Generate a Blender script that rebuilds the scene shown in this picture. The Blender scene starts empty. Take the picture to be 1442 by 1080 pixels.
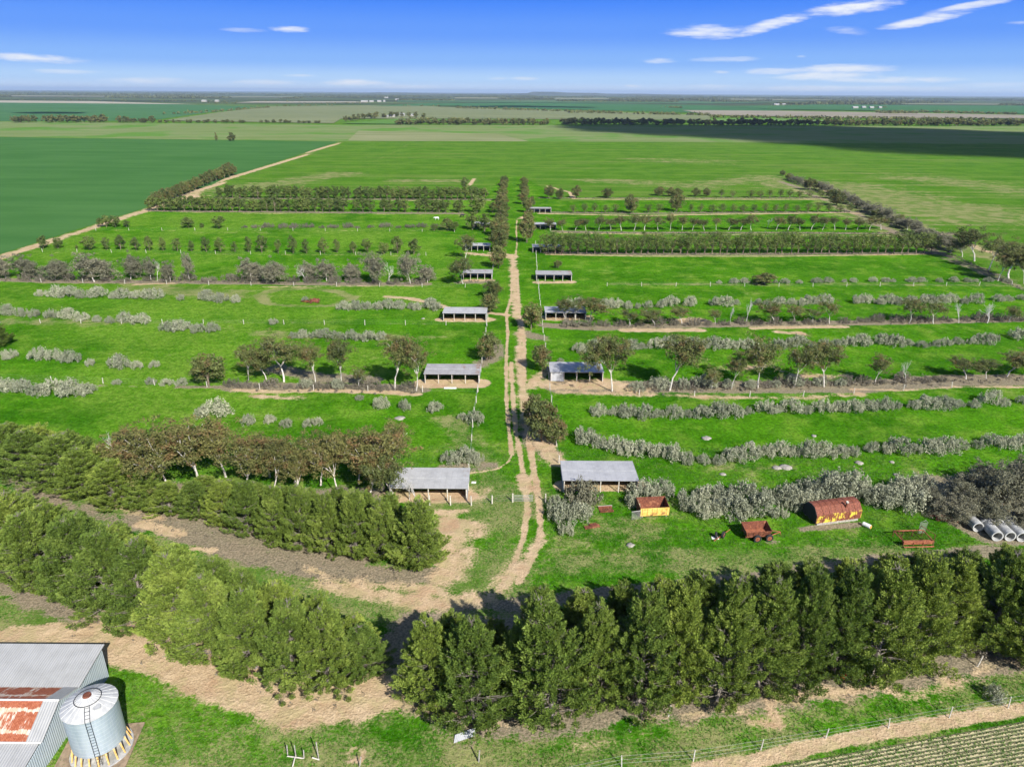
import bpy, math, random
import numpy as np
from mathutils import Matrix, Vector
R = math.radians
S = bpy.context.scene
C = S.collection
rnd = random.Random(7)
nr = np.random.RandomState(11)

# ------------------------------------------------------------------ camera
H, F, CX, CY = 58.0, 1000.0, 721.0, 540.0      # drone height in metres, focal length and centre in photo pixels
ROT = Matrix.Rotation(R(90 - 22.29), 3, 'X') @ Matrix.Rotation(R(0.36), 3, 'Z')
RN = np.array(ROT)
cam = bpy.data.objects.new('camera', bpy.data.cameras.new('camera'))
C.objects.link(cam)
cam.matrix_world = Matrix.Translation((0, 0, H)) @ ROT.to_4x4()
cam.data.sensor_width = 36
cam.data.lens = 36 * F / 1442
cam.data.clip_start = 1
cam.data.clip_end = 120000
S.camera = cam

def G(px, py, z=0.0):
    """ground point that a surveyed photo position stands on"""
    d = RN @ np.array([(px - CX) / F, -(py - CY) / F, -1.0])
    t = (z - H) / d[2]
    return (d[0] * t, d[1] * t)

def proj(p):
    q = RN.T @ (np.array(p, float) - np.array([0, 0, H]))
    return CX + F * q[0] / -q[2], CY - F * q[1] / -q[2], -q[2]

def height_of(px, yb, yt):
    x, y = G(px, yb)
    lo, hi = 0, 60
    for _ in range(30):
        m = (lo + hi) / 2
        if proj((x, y, m))[1] > yt: lo = m
        else: hi = m
    return lo

def mpp(px, py):
    x, y = G(px, py)
    return proj((x, y, 0))[2] / F

# ------------------------------------------------------------------ bookkeeping
def tag(o, label=None, cat=None, group=None, kind=None):
    for k, v in (('label', label), ('category', cat), ('group', group), ('kind', kind)):
        if v: o[k] = v
    return o

def empty(name, loc=(0, 0, 0), rz=0, sc=None):
    o = bpy.data.objects.new(name, None)
    C.objects.link(o)
    o.location = loc
    o.rotation_euler = (0, 0, rz)
    o.empty_display_size = .3
    if sc: o.scale = sc
    return o

def obj(name, me, mat=None, parent=None, loc=None, rz=0):
    o = bpy.data.objects.new(name, me)
    C.objects.link(o)
    if mat is not None and len(me.materials) == 0: me.materials.append(mat)
    if parent is not None: o.parent = parent
    if loc: o.location = loc
    if rz: o.rotation_euler = (0, 0, rz)
    return o

class MB:
    """collects quads / polygons into one mesh"""
    def __init__(s): s.v = []; s.f = []
    def add(s, vs, fs):
        n = len(s.v); s.v += [tuple(map(float, a)) for a in vs]; s.f += [tuple(i + n for i in f) for f in fs]; return s
    def box(s, x0, x1, y0, y1, z0, z1, M=None):
        vs = [(x, y, z) for z in (z0, z1) for y in (y0, y1) for x in (x0, x1)]
        if M is not None: vs = [tuple(M @ Vector(v)) for v in vs]
        return s.add(vs, [(0, 2, 3, 1), (4, 5, 7, 6), (0, 1, 5, 4), (2, 6, 7, 3), (0, 4, 6, 2), (1, 3, 7, 5)])
    def tube(s, pts, rad, n=6, cap=True):
        pts = [Vector(p) for p in pts]; vs = []; fs = []
        for i, p in enumerate(pts):
            d = (pts[min(i + 1, len(pts) - 1)] - pts[max(i - 1, 0)]).normalized()
            a = d.cross(Vector((0, 0, 1)) if abs(d.z) < .9 else Vector((1, 0, 0))).normalized(); b = d.cross(a)
            r = rad[i] if isinstance(rad, (list, tuple)) else rad
            for k in range(n):
                t = 2 * math.pi * k / n
                vs.append(p + (a * math.cos(t) + b * math.sin(t)) * r)
        for i in range(len(pts) - 1):
            for k in range(n):
                k2 = (k + 1) % n
                fs.append((i * n + k, i * n + k2, (i + 1) * n + k2, (i + 1) * n + k))
        if cap:
            fs.append(tuple(range(n))[::-1]); fs.append(tuple((len(pts) - 1) * n + k for k in range(n)))
        return s.add(vs, fs)
    def prism(s, prof, x0, x1, cap=True):
        """profile of (y, z) points extruded along x"""
        n = len(prof); vs = [(x, y, z) for x in (x0, x1) for y, z in prof]
        fs = [(k, (k + 1) % n, n + (k + 1) % n, n + k) for k in range(n)]
        if cap: fs += [tuple(range(n))[::-1], tuple(range(n, 2 * n))]
        return s.add(vs, fs)
    def slab(s, a, b, c, d, t):
        """thin plate with corners a b c d (counter-clockwise seen from outside), thickness t behind it"""
        a, b, c, d = map(Vector, (a, b, c, d)); n = (b - a).cross(d - a).normalized() * t
        q = [a, b, c, d, a - n, b - n, c - n, d - n]
        return s.add(q, [(0, 1, 2, 3), (7, 6, 5, 4), (0, 4, 5, 1), (1, 5, 6, 2), (2, 6, 7, 3), (3, 7, 4, 0)])
    def mesh(s, name, smooth=False):
        me = bpy.data.meshes.new(name); me.from_pydata(s.v, [], s.f); me.update()
        if smooth: me.shade_smooth()
        return me
    def obj(s, name, mat, parent=None, smooth=False, loc=None, rz=0):
        return obj(name, s.mesh(name, smooth), mat, parent, loc, rz)

def quads_mesh(name, V, nper=4, mat=None):
    """V: (n*nper, 3) vertices, every nper of them one face"""
    n = len(V) // nper
    me = bpy.data.meshes.new(name)
    me.vertices.add(len(V)); me.vertices.foreach_set('co', V.astype(np.float32).ravel())
    me.loops.add(len(V)); me.loops.foreach_set('vertex_index', np.arange(len(V), dtype=np.int32))
    me.polygons.add(n); me.polygons.foreach_set('loop_start', np.arange(0, len(V), nper, dtype=np.int32))
    me.update(calc_edges=True); me.validate()
    if mat: me.materials.append(mat)
    return me

ONES = 'first second third fourth fifth sixth seventh eighth ninth tenth eleventh twelfth thirteenth fourteenth fifteenth sixteenth seventeenth eighteenth nineteenth'.split()
TENS = {2: ('twentieth', 'twenty'), 3: ('thirtieth', 'thirty'), 4: ('fortieth', 'forty'), 5: ('fiftieth', 'fifty'), 6: ('sixtieth', 'sixty'), 7: ('seventieth', 'seventy'), 8: ('eightieth', 'eighty'), 9: ('ninetieth', 'ninety')}
def nth(n):
    if n < 20: return ONES[n - 1]
    if n >= 100: return 'hundred-and-' + nth(n - 100) if n > 100 else 'hundredth'
    a, b = divmod(n, 10)
    return TENS[a][0] if b == 0 else TENS[a][1] + '-' + ONES[b - 1]

# ------------------------------------------------------------------ materials
class NT:
    def __init__(s, tree):
        s.t = tree; s.n = tree.nodes; s.l = tree.links
    def node(s, ty, **kw):
        n = s.n.new(ty)
        for k, v in kw.items(): setattr(n, k, v)
        return n
    def put(s, sock, v):
        if hasattr(v, 'links') or isinstance(v, bpy.types.NodeSocket): s.l.new(v, sock)
        elif v is not None:
            if isinstance(v, (tuple, list)) and len(v) == 3 and sock.type == 'RGBA': v = (*v, 1)
            sock.default_value = v
    def math(s, op, a, b=None, c=None, clamp=False):
        n = s.node('ShaderNodeMath', operation=op, use_clamp=clamp)
        for i, v in enumerate((a, b, c)):
            if v is not None: s.put(n.inputs[i], v)
        return n.outputs[0]
    def ss(s, v, a, b):
        n = s.node('ShaderNodeMapRange', interpolation_type='SMOOTHSTEP'); s.put(n.inputs[0], v)
        n.inputs[1].default_value = a; n.inputs[2].default_value = b
        return n.outputs[0]
    def mix(s, f, a, b, mode='MIX'):
        n = s.node('ShaderNodeMix', data_type='RGBA', blend_type=mode); s.put(n.inputs[0], f); s.put(n.inputs[6], a); s.put(n.inputs[7], b)
        return n.outputs[2]
    def noise(s, scale, detail=3, rough=.55, vec=None, dim='3D', dist=0):
        n = s.node('ShaderNodeTexNoise', noise_dimensions=dim)
        if vec is not None: s.l.new(vec, n.inputs['Vector'])
        n.inputs['Scale'].default_value = scale; n.inputs['Detail'].default_value = detail; n.inputs['Roughness'].default_value = rough
        n.inputs['Distortion'].default_value = dist
        return n.outputs[0]
    def pos(s): return s.node('ShaderNodeNewGeometry').outputs['Position']
    def objc(s): return s.node('ShaderNodeTexCoord').outputs['Object']
    def mapped(s, vec, scale=(1, 1, 1), rot=(0, 0, 0), loc=(0, 0, 0)):
        n = s.node('ShaderNodeMapping'); s.l.new(vec, n.inputs[0]); n.inputs['Scale'].default_value = scale; n.inputs['Rotation'].default_value = rot; n.inputs['Location'].default_value = loc
        return n.outputs[0]
    def attr(s, name): return s.node('ShaderNodeAttribute', attribute_name=name).outputs['Fac']
    def bump(s, h, strength=.5, dist=.1):
        n = s.node('ShaderNodeBump'); s.put(n.inputs['Height'], h); n.inputs['Strength'].default_value = strength; n.inputs['Distance'].default_value = dist
        return n.outputs[0]

def material(name, build=None, col=(.5, .5, .5), rough=.85, metal=0, spec=.3):
    m = bpy.data.materials.new(name); m.use_nodes = True
    t = NT(m.node_tree); p = t.n['Principled BSDF']
    p.inputs['Base Color'].default_value = (*col, 1); p.inputs['Roughness'].default_value = rough
    p.inputs['Metallic'].default_value = metal; p.inputs['Specular IOR Level'].default_value = spec
    if build: build(t, p)
    return m

def speckled(name, c1, c2, scale=3, rough=.9, bump=.2, c3=None, spec=.2, metal=0, dist=.03):
    def b(t, p):
        o = t.objc(); n = t.noise(scale, 5, .6, o)
        c = t.mix(t.ss(n, .35, .65), c1, c2)
        if c3: c = t.mix(t.ss(t.noise(scale * .37, 4, .6, o), .52, .66), c, c3)
        t.put(p.inputs['Base Color'], c); t.put(p.inputs['Normal'], t.bump(n, bump, dist))
    return material(name, b, rough=rough, spec=spec, metal=metal)

def foliage(name, dark, light, tip=None, trans=.22, rough=.7):
    """leaf colour: varies from leaf to leaf, clump to clump and tree to tree"""
    def b(t, p):
        g = t.node('ShaderNodeNewGeometry'); oi = t.node('ShaderNodeObjectInfo')
        f = t.math('ADD', t.math('MULTIPLY', g.outputs['Random Per Island'], .6), t.math('MULTIPLY', t.noise(.9, 2, .5, g.outputs['Position']), .8))
        c = t.mix(t.ss(f, .25, 1.05), dark, light)
        if tip: c = t.mix(t.math('MULTIPLY', t.ss(t.noise(.5, 2, .5, g.outputs['Position']), .5, .68), .85), c, tip)
        hs = t.node('ShaderNodeHueSaturation'); t.put(hs.inputs['Color'], c)
        t.put(hs.inputs['Value'], t.math('ADD', t.math('MULTIPLY', oi.outputs['Random'], .45), .78))
        t.put(hs.inputs['Hue'], t.math('ADD', t.math('MULTIPLY', oi.outputs['Random'], -.025), .512))
        t.put(p.inputs['Base Color'], hs.outputs[0])
        tr = t.node('ShaderNodeBsdfTranslucent'); t.put(tr.inputs[0], hs.outputs[0])
        mx = t.node('ShaderNodeMixShader'); mx.inputs[0].default_value = trans
        t.l.new(p.outputs[0], mx.inputs[1]); t.l.new(tr.outputs[0], mx.inputs[2])
        t.l.new(mx.outputs[0], t.n['Material Output'].inputs[0])
    return material(name, b, rough=rough, spec=.25)
# ------------------------------------------------------------------ plants
M_pine = foliage('pine_needles', (.075, .118, .020), (.215, .300, .045), (.29, .37, .07), trans=.24)
M_gum = foliage('gum_leaves', (.062, .08, .022), (.17, .20, .06), (.19, .135, .055))
M_gumrust = foliage('rusty_gum_leaves', (.07, .08, .022), (.20, .20, .06), (.21, .125, .055))
M_gumgrey = foliage('grey_gum_leaves', (.10, .10, .062), (.27, .26, .17))
M_wattle = foliage('wattle_leaves', (.055, .085, .018), (.17, .225, .055))
M_gold = foliage('golden_wattle_leaves', (.08, .085, .012), (.26, .22, .03))
M_salt = foliage('saltbush_leaves', (.15, .165, .10), (.41, .42, .29), trans=.15)
M_scrub = foliage('grey_scrub', (.09, .08, .058), (.22, .20, .145))
M_grassb = foliage('grass_blades', (.03, .10, .008), (.09, .24, .02), (.13, .2, .04))
M_cropb = foliage('crop_blades', (.045, .11, .012), (.13, .22, .04))
M_bark = speckled('pine_bark', (.13, .11, .09), (.26, .23, .20), 6)
M_white = speckled('gum_bark', (.42, .38, .32), (.68, .64, .57), 3, c3=(.25, .19, .14))
M_brown = speckled('brown_bark', (.12, .09, .06), (.25, .2, .15), 6)
M_dead = speckled('dead_wood', (.40, .37, .33), (.62, .6, .56), 5)

def unit(a): return a / np.maximum(np.linalg.norm(a, axis=1, keepdims=True), 1e-6)

def leaves(cl, n, size, rng, aspect=.55, inner=.45, up=.25, spread=.7):
    """cl: clumps as rows (x, y, z, rx, ry, rz); n diamond leaves in each, mostly near the clump's skin"""
    cl = np.asarray(cl, float); k = len(cl)
    c = np.repeat(cl, n, axis=0); N = k * n
    u = unit(rng.normal(size=(N, 3)))
    r = inner + (1 - inner) * rng.rand(N, 1) ** .6
    p = c[:, :3] + u * r * c[:, 3:6]
    nrm = unit(u + rng.normal(size=(N, 3)) * spread + np.array([0, 0, up]))
    if cl.shape[1] > 6:      # leaf blades follow the shoot they grow on
        t = unit(c[:, 6:9] + u * .55 + rng.normal(size=(N, 3)) * .3); nrm = unit(nrm - t * (nrm * t).sum(1, keepdims=True))
    else: t = unit(np.cross(nrm, rng.normal(size=(N, 3))))
    b = np.cross(nrm, t)
    s = size * (.6 + .8 * rng.rand(N, 1))
    V = np.stack([p - t * s, p + b * s * aspect, p + t * s, p - b * s * aspect], 1).reshape(-1, 3)
    V[:, 2] = np.maximum(V[:, 2], .02)
    return V

def pine_parts(seed, h=11.0, Rm=3.1, lean=0.0):
    rng = np.random.RandomState(seed); w = MB(); cl = []
    bx, by = rng.normal(size=2) * .25
    ax = lambda z: (bx * math.sin(z / h * 3), by * math.sin(z / h * 2.5), z)
    w.tube([ax(z) for z in np.linspace(0, h * .96, 9)], list(np.linspace(.24, .03, 9)), 6)
    z = .45
    while z < h * .97:
        t = z / h
        prof = min(1, .78 + t * 1.0) * (1 - t ** 1.7) ** .85 + .04
        nb = 5 if t < .85 else 3
        a0 = rng.rand() * 6.28
        for k in range(nb):
            a = a0 + k * 6.28 / nb + rng.normal() * .3
            L = Rm * prof * (.68 + .5 * rng.rand())
            el = R(16 + 46 * t + rng.normal() * 8)
            d = np.array([math.cos(a) * math.cos(el), math.sin(a) * math.cos(el), math.sin(el)])
            p0 = np.array(ax(z)); e = p0 + d * L; m = p0 + d * L * .5 - np.array([0, 0, .06 * L])
            w.tube([p0, m, e], [.045, .03, .01], 4, False)
            sd_ = np.array([-math.sin(a), math.cos(a), 0])
            for s0, off in ((1.0, 0), (.82, -.55), (.82, .55), (.58, .35), (.58, -.35)):
                if s0 < .7 and L < 1.4: continue
                g = .8 + .45 * rng.rand(); c = p0 + d * L * s0 + sd_ * (off * g) + rng.normal(size=3) * .1
                dd = d * .9 + sd_ * off * .5 + np.array([0, 0, .85 + .4 * rng.rand()]); dd /= np.linalg.norm(dd)
                for j, rr in enumerate((.24, .30, .27, .17)):
                    cl.append((*(c + dd * (j * .27 - .34) * g), rr * g, rr * g, rr * g, *dd))
                if rng.rand() < .5: w.tube([p0 + d * L * .35, c - dd * .3, c + dd * .1], [.022, .016, .008], 4, False)
        z += .5 + .12 * rng.rand()
    for k in range(7): cl.append((*(np.array(ax(h * (.88 + .02 * k))) + rng.normal(size=3) * .16), .22, .22, .4, 0, 0, 1))
    V = leaves(cl, 34, .12, rng, .26, inner=.5, up=.35, spread=.4)
    V[:, 2] *= h / V[:, 2].max(); V[:, :2] *= Rm / np.percentile(np.hypot(V[:, 0], V[:, 1]), 96)
    return w.mesh('pine_trunk'), quads_mesh('pine_crown', V)

def gum_parts(seed, h=9.0, Rm=3.2, dense=1.0, low=False):
    """forked pale trunk, limbs spreading upward, foliage in separate umbrella clumps at the limb ends"""
    rng = np.random.RandomState(seed); w = MB(); cl = []
    def limb(p, d, L, r, lev):
        pts = [p]; q = p.copy(); dd = d.copy()
        for i in range(3):
            dd = dd + rng.normal(size=3) * .13; dd[2] += .05; dd /= np.linalg.norm(dd)
            q = q + dd * L / 3; pts.append(q.copy())
        w.tube(pts, [r, r * .85, r * .72, r * .58], 5 if lev else 7, False)
        if lev >= 1:
            rr = .4 + .25 * rng.rand(); cl.append((*(pts[2] + rng.normal(size=3) * .45), rr, rr, rr * .8))
        if lev >= 3 or L < .7:
            n = 5
            for _ in range(n):
                rr = (.38 + .32 * rng.rand()) * (.9 + .15 * dense)
                c = q + rng.normal(size=3) * np.array([.66, .66, 1.0]) + np.array([0, 0, -.7])
                cl.append((*c, rr, rr, rr * .8))
            return
        if lev == 2 and dense >= 1:
            rr = .6; cl.append((*(q + rng.normal(size=3) * .3), rr, rr, rr * .6))
        nb = 2 + (rng.rand() < .55) + (lev == 0)
        a0 = rng.rand() * 6.28
        for k in range(nb):
            a = a0 + k * 6.28 / nb + rng.normal() * .35
            sp = (.62, .75, .85)[lev] * Rm / h * 2.4 * (.7 + .5 * rng.rand())
            nd = dd * .75 + np.array([math.cos(a) * sp, math.sin(a) * sp, .35 if not low else .1]); nd /= np.linalg.norm(nd)
            limb(q, nd, L * (.62 + .2 * rng.rand()), r * .58, lev + 1)
    lean = rng.normal(size=2) * .1
    limb(np.zeros(3), np.array([lean[0], lean[1], 1.0]), h * (.22 if low else .32), .13 if not low else .12, 0)
    cl = np.array(cl)
    ztop = cl[:, 2].max() + .5
    wid = np.percentile(np.abs(cl[:, :2]), 92) + .6
    V = leaves(cl, int(44 * dense), .12, rng, .42, inner=.2, up=.3)
    sx, sz = Rm / wid, h / ztop
    V *= np.array([sx, sx, sz]); w.v = [(a * sx, b * sx, c * sz) for a, b, c in w.v]
    return w.mesh('gum_trunk'), quads_mesh('gum_crown', V)

def bush_tree_parts(seed, h=5.0, Rm=1.9, n=46, lv=46, open_=False, size=.15):
    rng = np.random.RandomState(seed); w = MB(); cl = []
    w.tube([(0, 0, 0), (rng.normal() * .1, rng.normal() * .1, h * .35), (rng.normal() * .2, rng.normal() * .2, h * .8)], [.12, .09, .03], 5)
    lo = .06 if not open_ else .12
    for i in range(n):
        u = unit(rng.normal(size=(1, 3)))[0]; r = rng.rand() ** .4 * (.95 if not open_ else 1.05)
        z = h * (lo + (1 - lo) * .5) + u[2] * r * h * (1 - lo) * .45
        q = 1 - .25 * max(0, u[2])
        c = (u[0] * r * Rm * q * .85, u[1] * r * Rm * q * .85, z)
        rr = (.34 + .25 * rng.rand()) * (Rm / 1.9) * (1.0 if not open_ else 1.15)
        cl.append((*c, rr, rr, rr * .85))
        if i % 3 == 0: w.tube([(0, 0, h * .25), (c[0] * .5, c[1] * .5, z * .7), c], [.05, .035, .012], 4, False)
    V = leaves(cl, lv, size, rng, .45, inner=.2); V[:, 2] *= h / V[:, 2].max()
    return w.mesh('bush_trunk'), quads_mesh('bush_crown', V)

def saltbush_mesh(seed, h=1.7, Rm=1.75, n=38, lv=44):
    rng = np.random.RandomState(seed); cl = []
    for i in range(n):
        a = rng.rand() * 6.28; r = rng.rand() ** .55; e = (1 - r * r) ** .5
        x, y = math.cos(a) * r * Rm * (.8 + .3 * rng.rand()), math.sin(a) * r * Rm * (.8 + .3 * rng.rand())
        z = h * (.15 + .62 * e * (.55 + .45 * rng.rand()))
        rr = .2 + .14 * rng.rand()
        cl.append((x, y, z, rr, rr, rr * (1.1 + .7 * rng.rand())))
    for i in range(14):
        a = rng.rand() * 6.28; r = rng.rand() ** .6 * .85
        cl.append((math.cos(a) * r * Rm, math.sin(a) * r * Rm, h * .3 * (1 - .4 * r), .45, .45, .35))
    return quads_mesh('saltbush', leaves(cl, lv, .085, rng, .5, up=.35))

def bare_parts(seed, h=6.0, Rm=2.4, thin=1.0):
    rng = np.random.RandomState(seed); w = MB()
    def limb(p, d, L, r, lev):
        q = p.copy(); dd = d.copy(); pts = [p]
        for i in range(3):
            dd = dd + rng.normal(size=3) * .18; dd /= np.linalg.norm(dd); q = q + dd * L / 3; pts.append(q.copy())
        w.tube(pts, [r, r * .8, r * .65, r * .5], 4, False)
        if lev >= 4: return
        for k in range(3 if lev else 4):
            a = rng.rand() * 6.28; sp = .75
            nd = dd + np.array([math.cos(a) * sp, math.sin(a) * sp, .25]); nd /= np.linalg.norm(nd)
            limb(pts[2 + (k % 2)], nd, L * (.62 + .2 * rng.rand()), r * .55, lev + 1)
    limb(np.zeros(3), np.array([.05, 0, 1.0]), h * .3, .13 * thin, 0)
    a = np.array(w.v); s = np.array([Rm / (np.abs(a[:, :2]).max()), Rm / (np.abs(a[:, :2]).max()), h / a[:, 2].max()])
    w.v = [tuple(q * s) for q in a]
    return w.mesh('bare_tree')

LIB = {}
LIB['pine'] = [(pine_parts(s, 11, 3.0 + .25 * (s % 3)), 11.0, 3.3, M_bark, M_pine) for s in range(1, 7)]
LIB['gum'] = [(gum_parts(20 + s, 9, 3.2, 1.0 + .3 * (s % 2)), 9.0, 3.2, M_white, M_gum) for s in range(6)]
LIB['gumrust'] = [(gum_parts(30 + s, 9, 3.3, 1.0), 9.0, 3.4, M_white, M_gumrust) for s in range(5)]
LIB['gumdense'] = [(gum_parts(40 + s, 7, 3.2, 1.5, True), 7.0, 3.2, M_brown, M_gum) for s in range(4)]
LIB['gumgrey'] = [(gum_parts(60 + s, 8, 3.4, 1.35, True), 8.0, 3.4, M_white, M_gumgrey) for s in range(4)]
LIB['wattle'] = [(bush_tree_parts(80 + s), 5.0, 1.9, M_brown, M_wattle) for s in range(5)]
LIB['wattleopen'] = [(bush_tree_parts(90 + s, 6, 2.0, 56, 34, True, .12), 6.0, 2.0, M_brown, M_wattle) for s in range(5)]
LIB['round'] = [(bush_tree_parts(100 + s, 5, 2.4, 70, 50), 5.0, 2.4, M_brown, M_gum) for s in range(4)]
LIB['far'] = [(bush_tree_parts(110 + s, 7, 3.2, 22, 26, False, .55), 7.0, 3.2, M_brown, M_gum) for s in range(4)]
SALT = [saltbush_mesh(200 + s) for s in range(7)]
for m in SALT: m.materials.append(M_salt)
SCRUB = [saltbush_mesh(220 + s, 1.2, 1.75, 26, 34) for s in range(3)]
for m in SCRUB: m.materials.append(M_scrub)
GREYBUSH = [saltbush_mesh(230 + s, 1.7, 1.7, 46, 50) for s in range(2)]
for m in GREYBUSH: m.materials.append(M_gumgrey)
BARE = [bare_parts(300 + s) for s in range(4)]
for m in BARE: m.materials.append(M_dead)

def tree(lib, name, cat, x, yb, yt, w, label, group=None):
    """a tree standing where the photo has its foot; height and spread measured there"""
    (tm, cm), h0, r0, bm, fm = rnd.choice(LIB[lib])
    X, Y = G(x, yb); h = max(height_of(x, yb, yt), 1.0); wd = w * mpp(x, yb)
    sz = h / h0; sx = wd / 2 / r0
    t = empty(name, (X, Y, 0), rnd.random() * 6.28, (sx, sx * rnd.uniform(.9, 1.1), sz))
    t.rotation_euler = (rnd.gauss(0, .045), rnd.gauss(0, .045), t.rotation_euler[2])
    tag(t, label, cat, group)
    obj('trunk', tm, bm, t); obj('crown', cm, fm, t)
    return t

def bush(x, yb, w, hpx, label, group='saltbushes', meshes=None, name='saltbush', cat='shrub'):
    m = rnd.choice(meshes or SALT); s = w * mpp(x, yb) / 2 / 1.75
    th = math.atan2(H, math.hypot(*G(x, yb))); yc = yb - .42 * w * math.sin(th); X, Y = G(x, yc)
    h = max(hpx * 1.12 - .32 * w * math.sin(th), .45 * w) * mpp(x, yc) / math.cos(th)
    o = obj(name, m); o.location = (X, Y, 0); o.rotation_euler = (0, 0, rnd.random() * 6.28)
    o.scale = (s, s * rnd.uniform(.85, 1.1), min(max(h / 1.35, .5 * s), 1.6 * s))
    return tag(o, label, cat, group)

def along(pts, n=None, step=None, jit=0, gaps=()):
    """positions along a polyline of photo points: n of them or every step pixels; gaps are x-ranges left out"""
    P = np.array(pts, float); d = np.r_[0, np.cumsum(np.linalg.norm(np.diff(P, axis=0), axis=1))]
    n = n or max(2, int(d[-1] / step)); out = []
    for i in range(n):
        s = d[-1] * (i + .5) / n + rnd.uniform(-1, 1) * jit
        x, y = np.interp(s, d, P[:, 0]), np.interp(s, d, P[:, 1])
        if not any(a <= x <= b for a, b in gaps): out.append((x, y))
    return out
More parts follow.
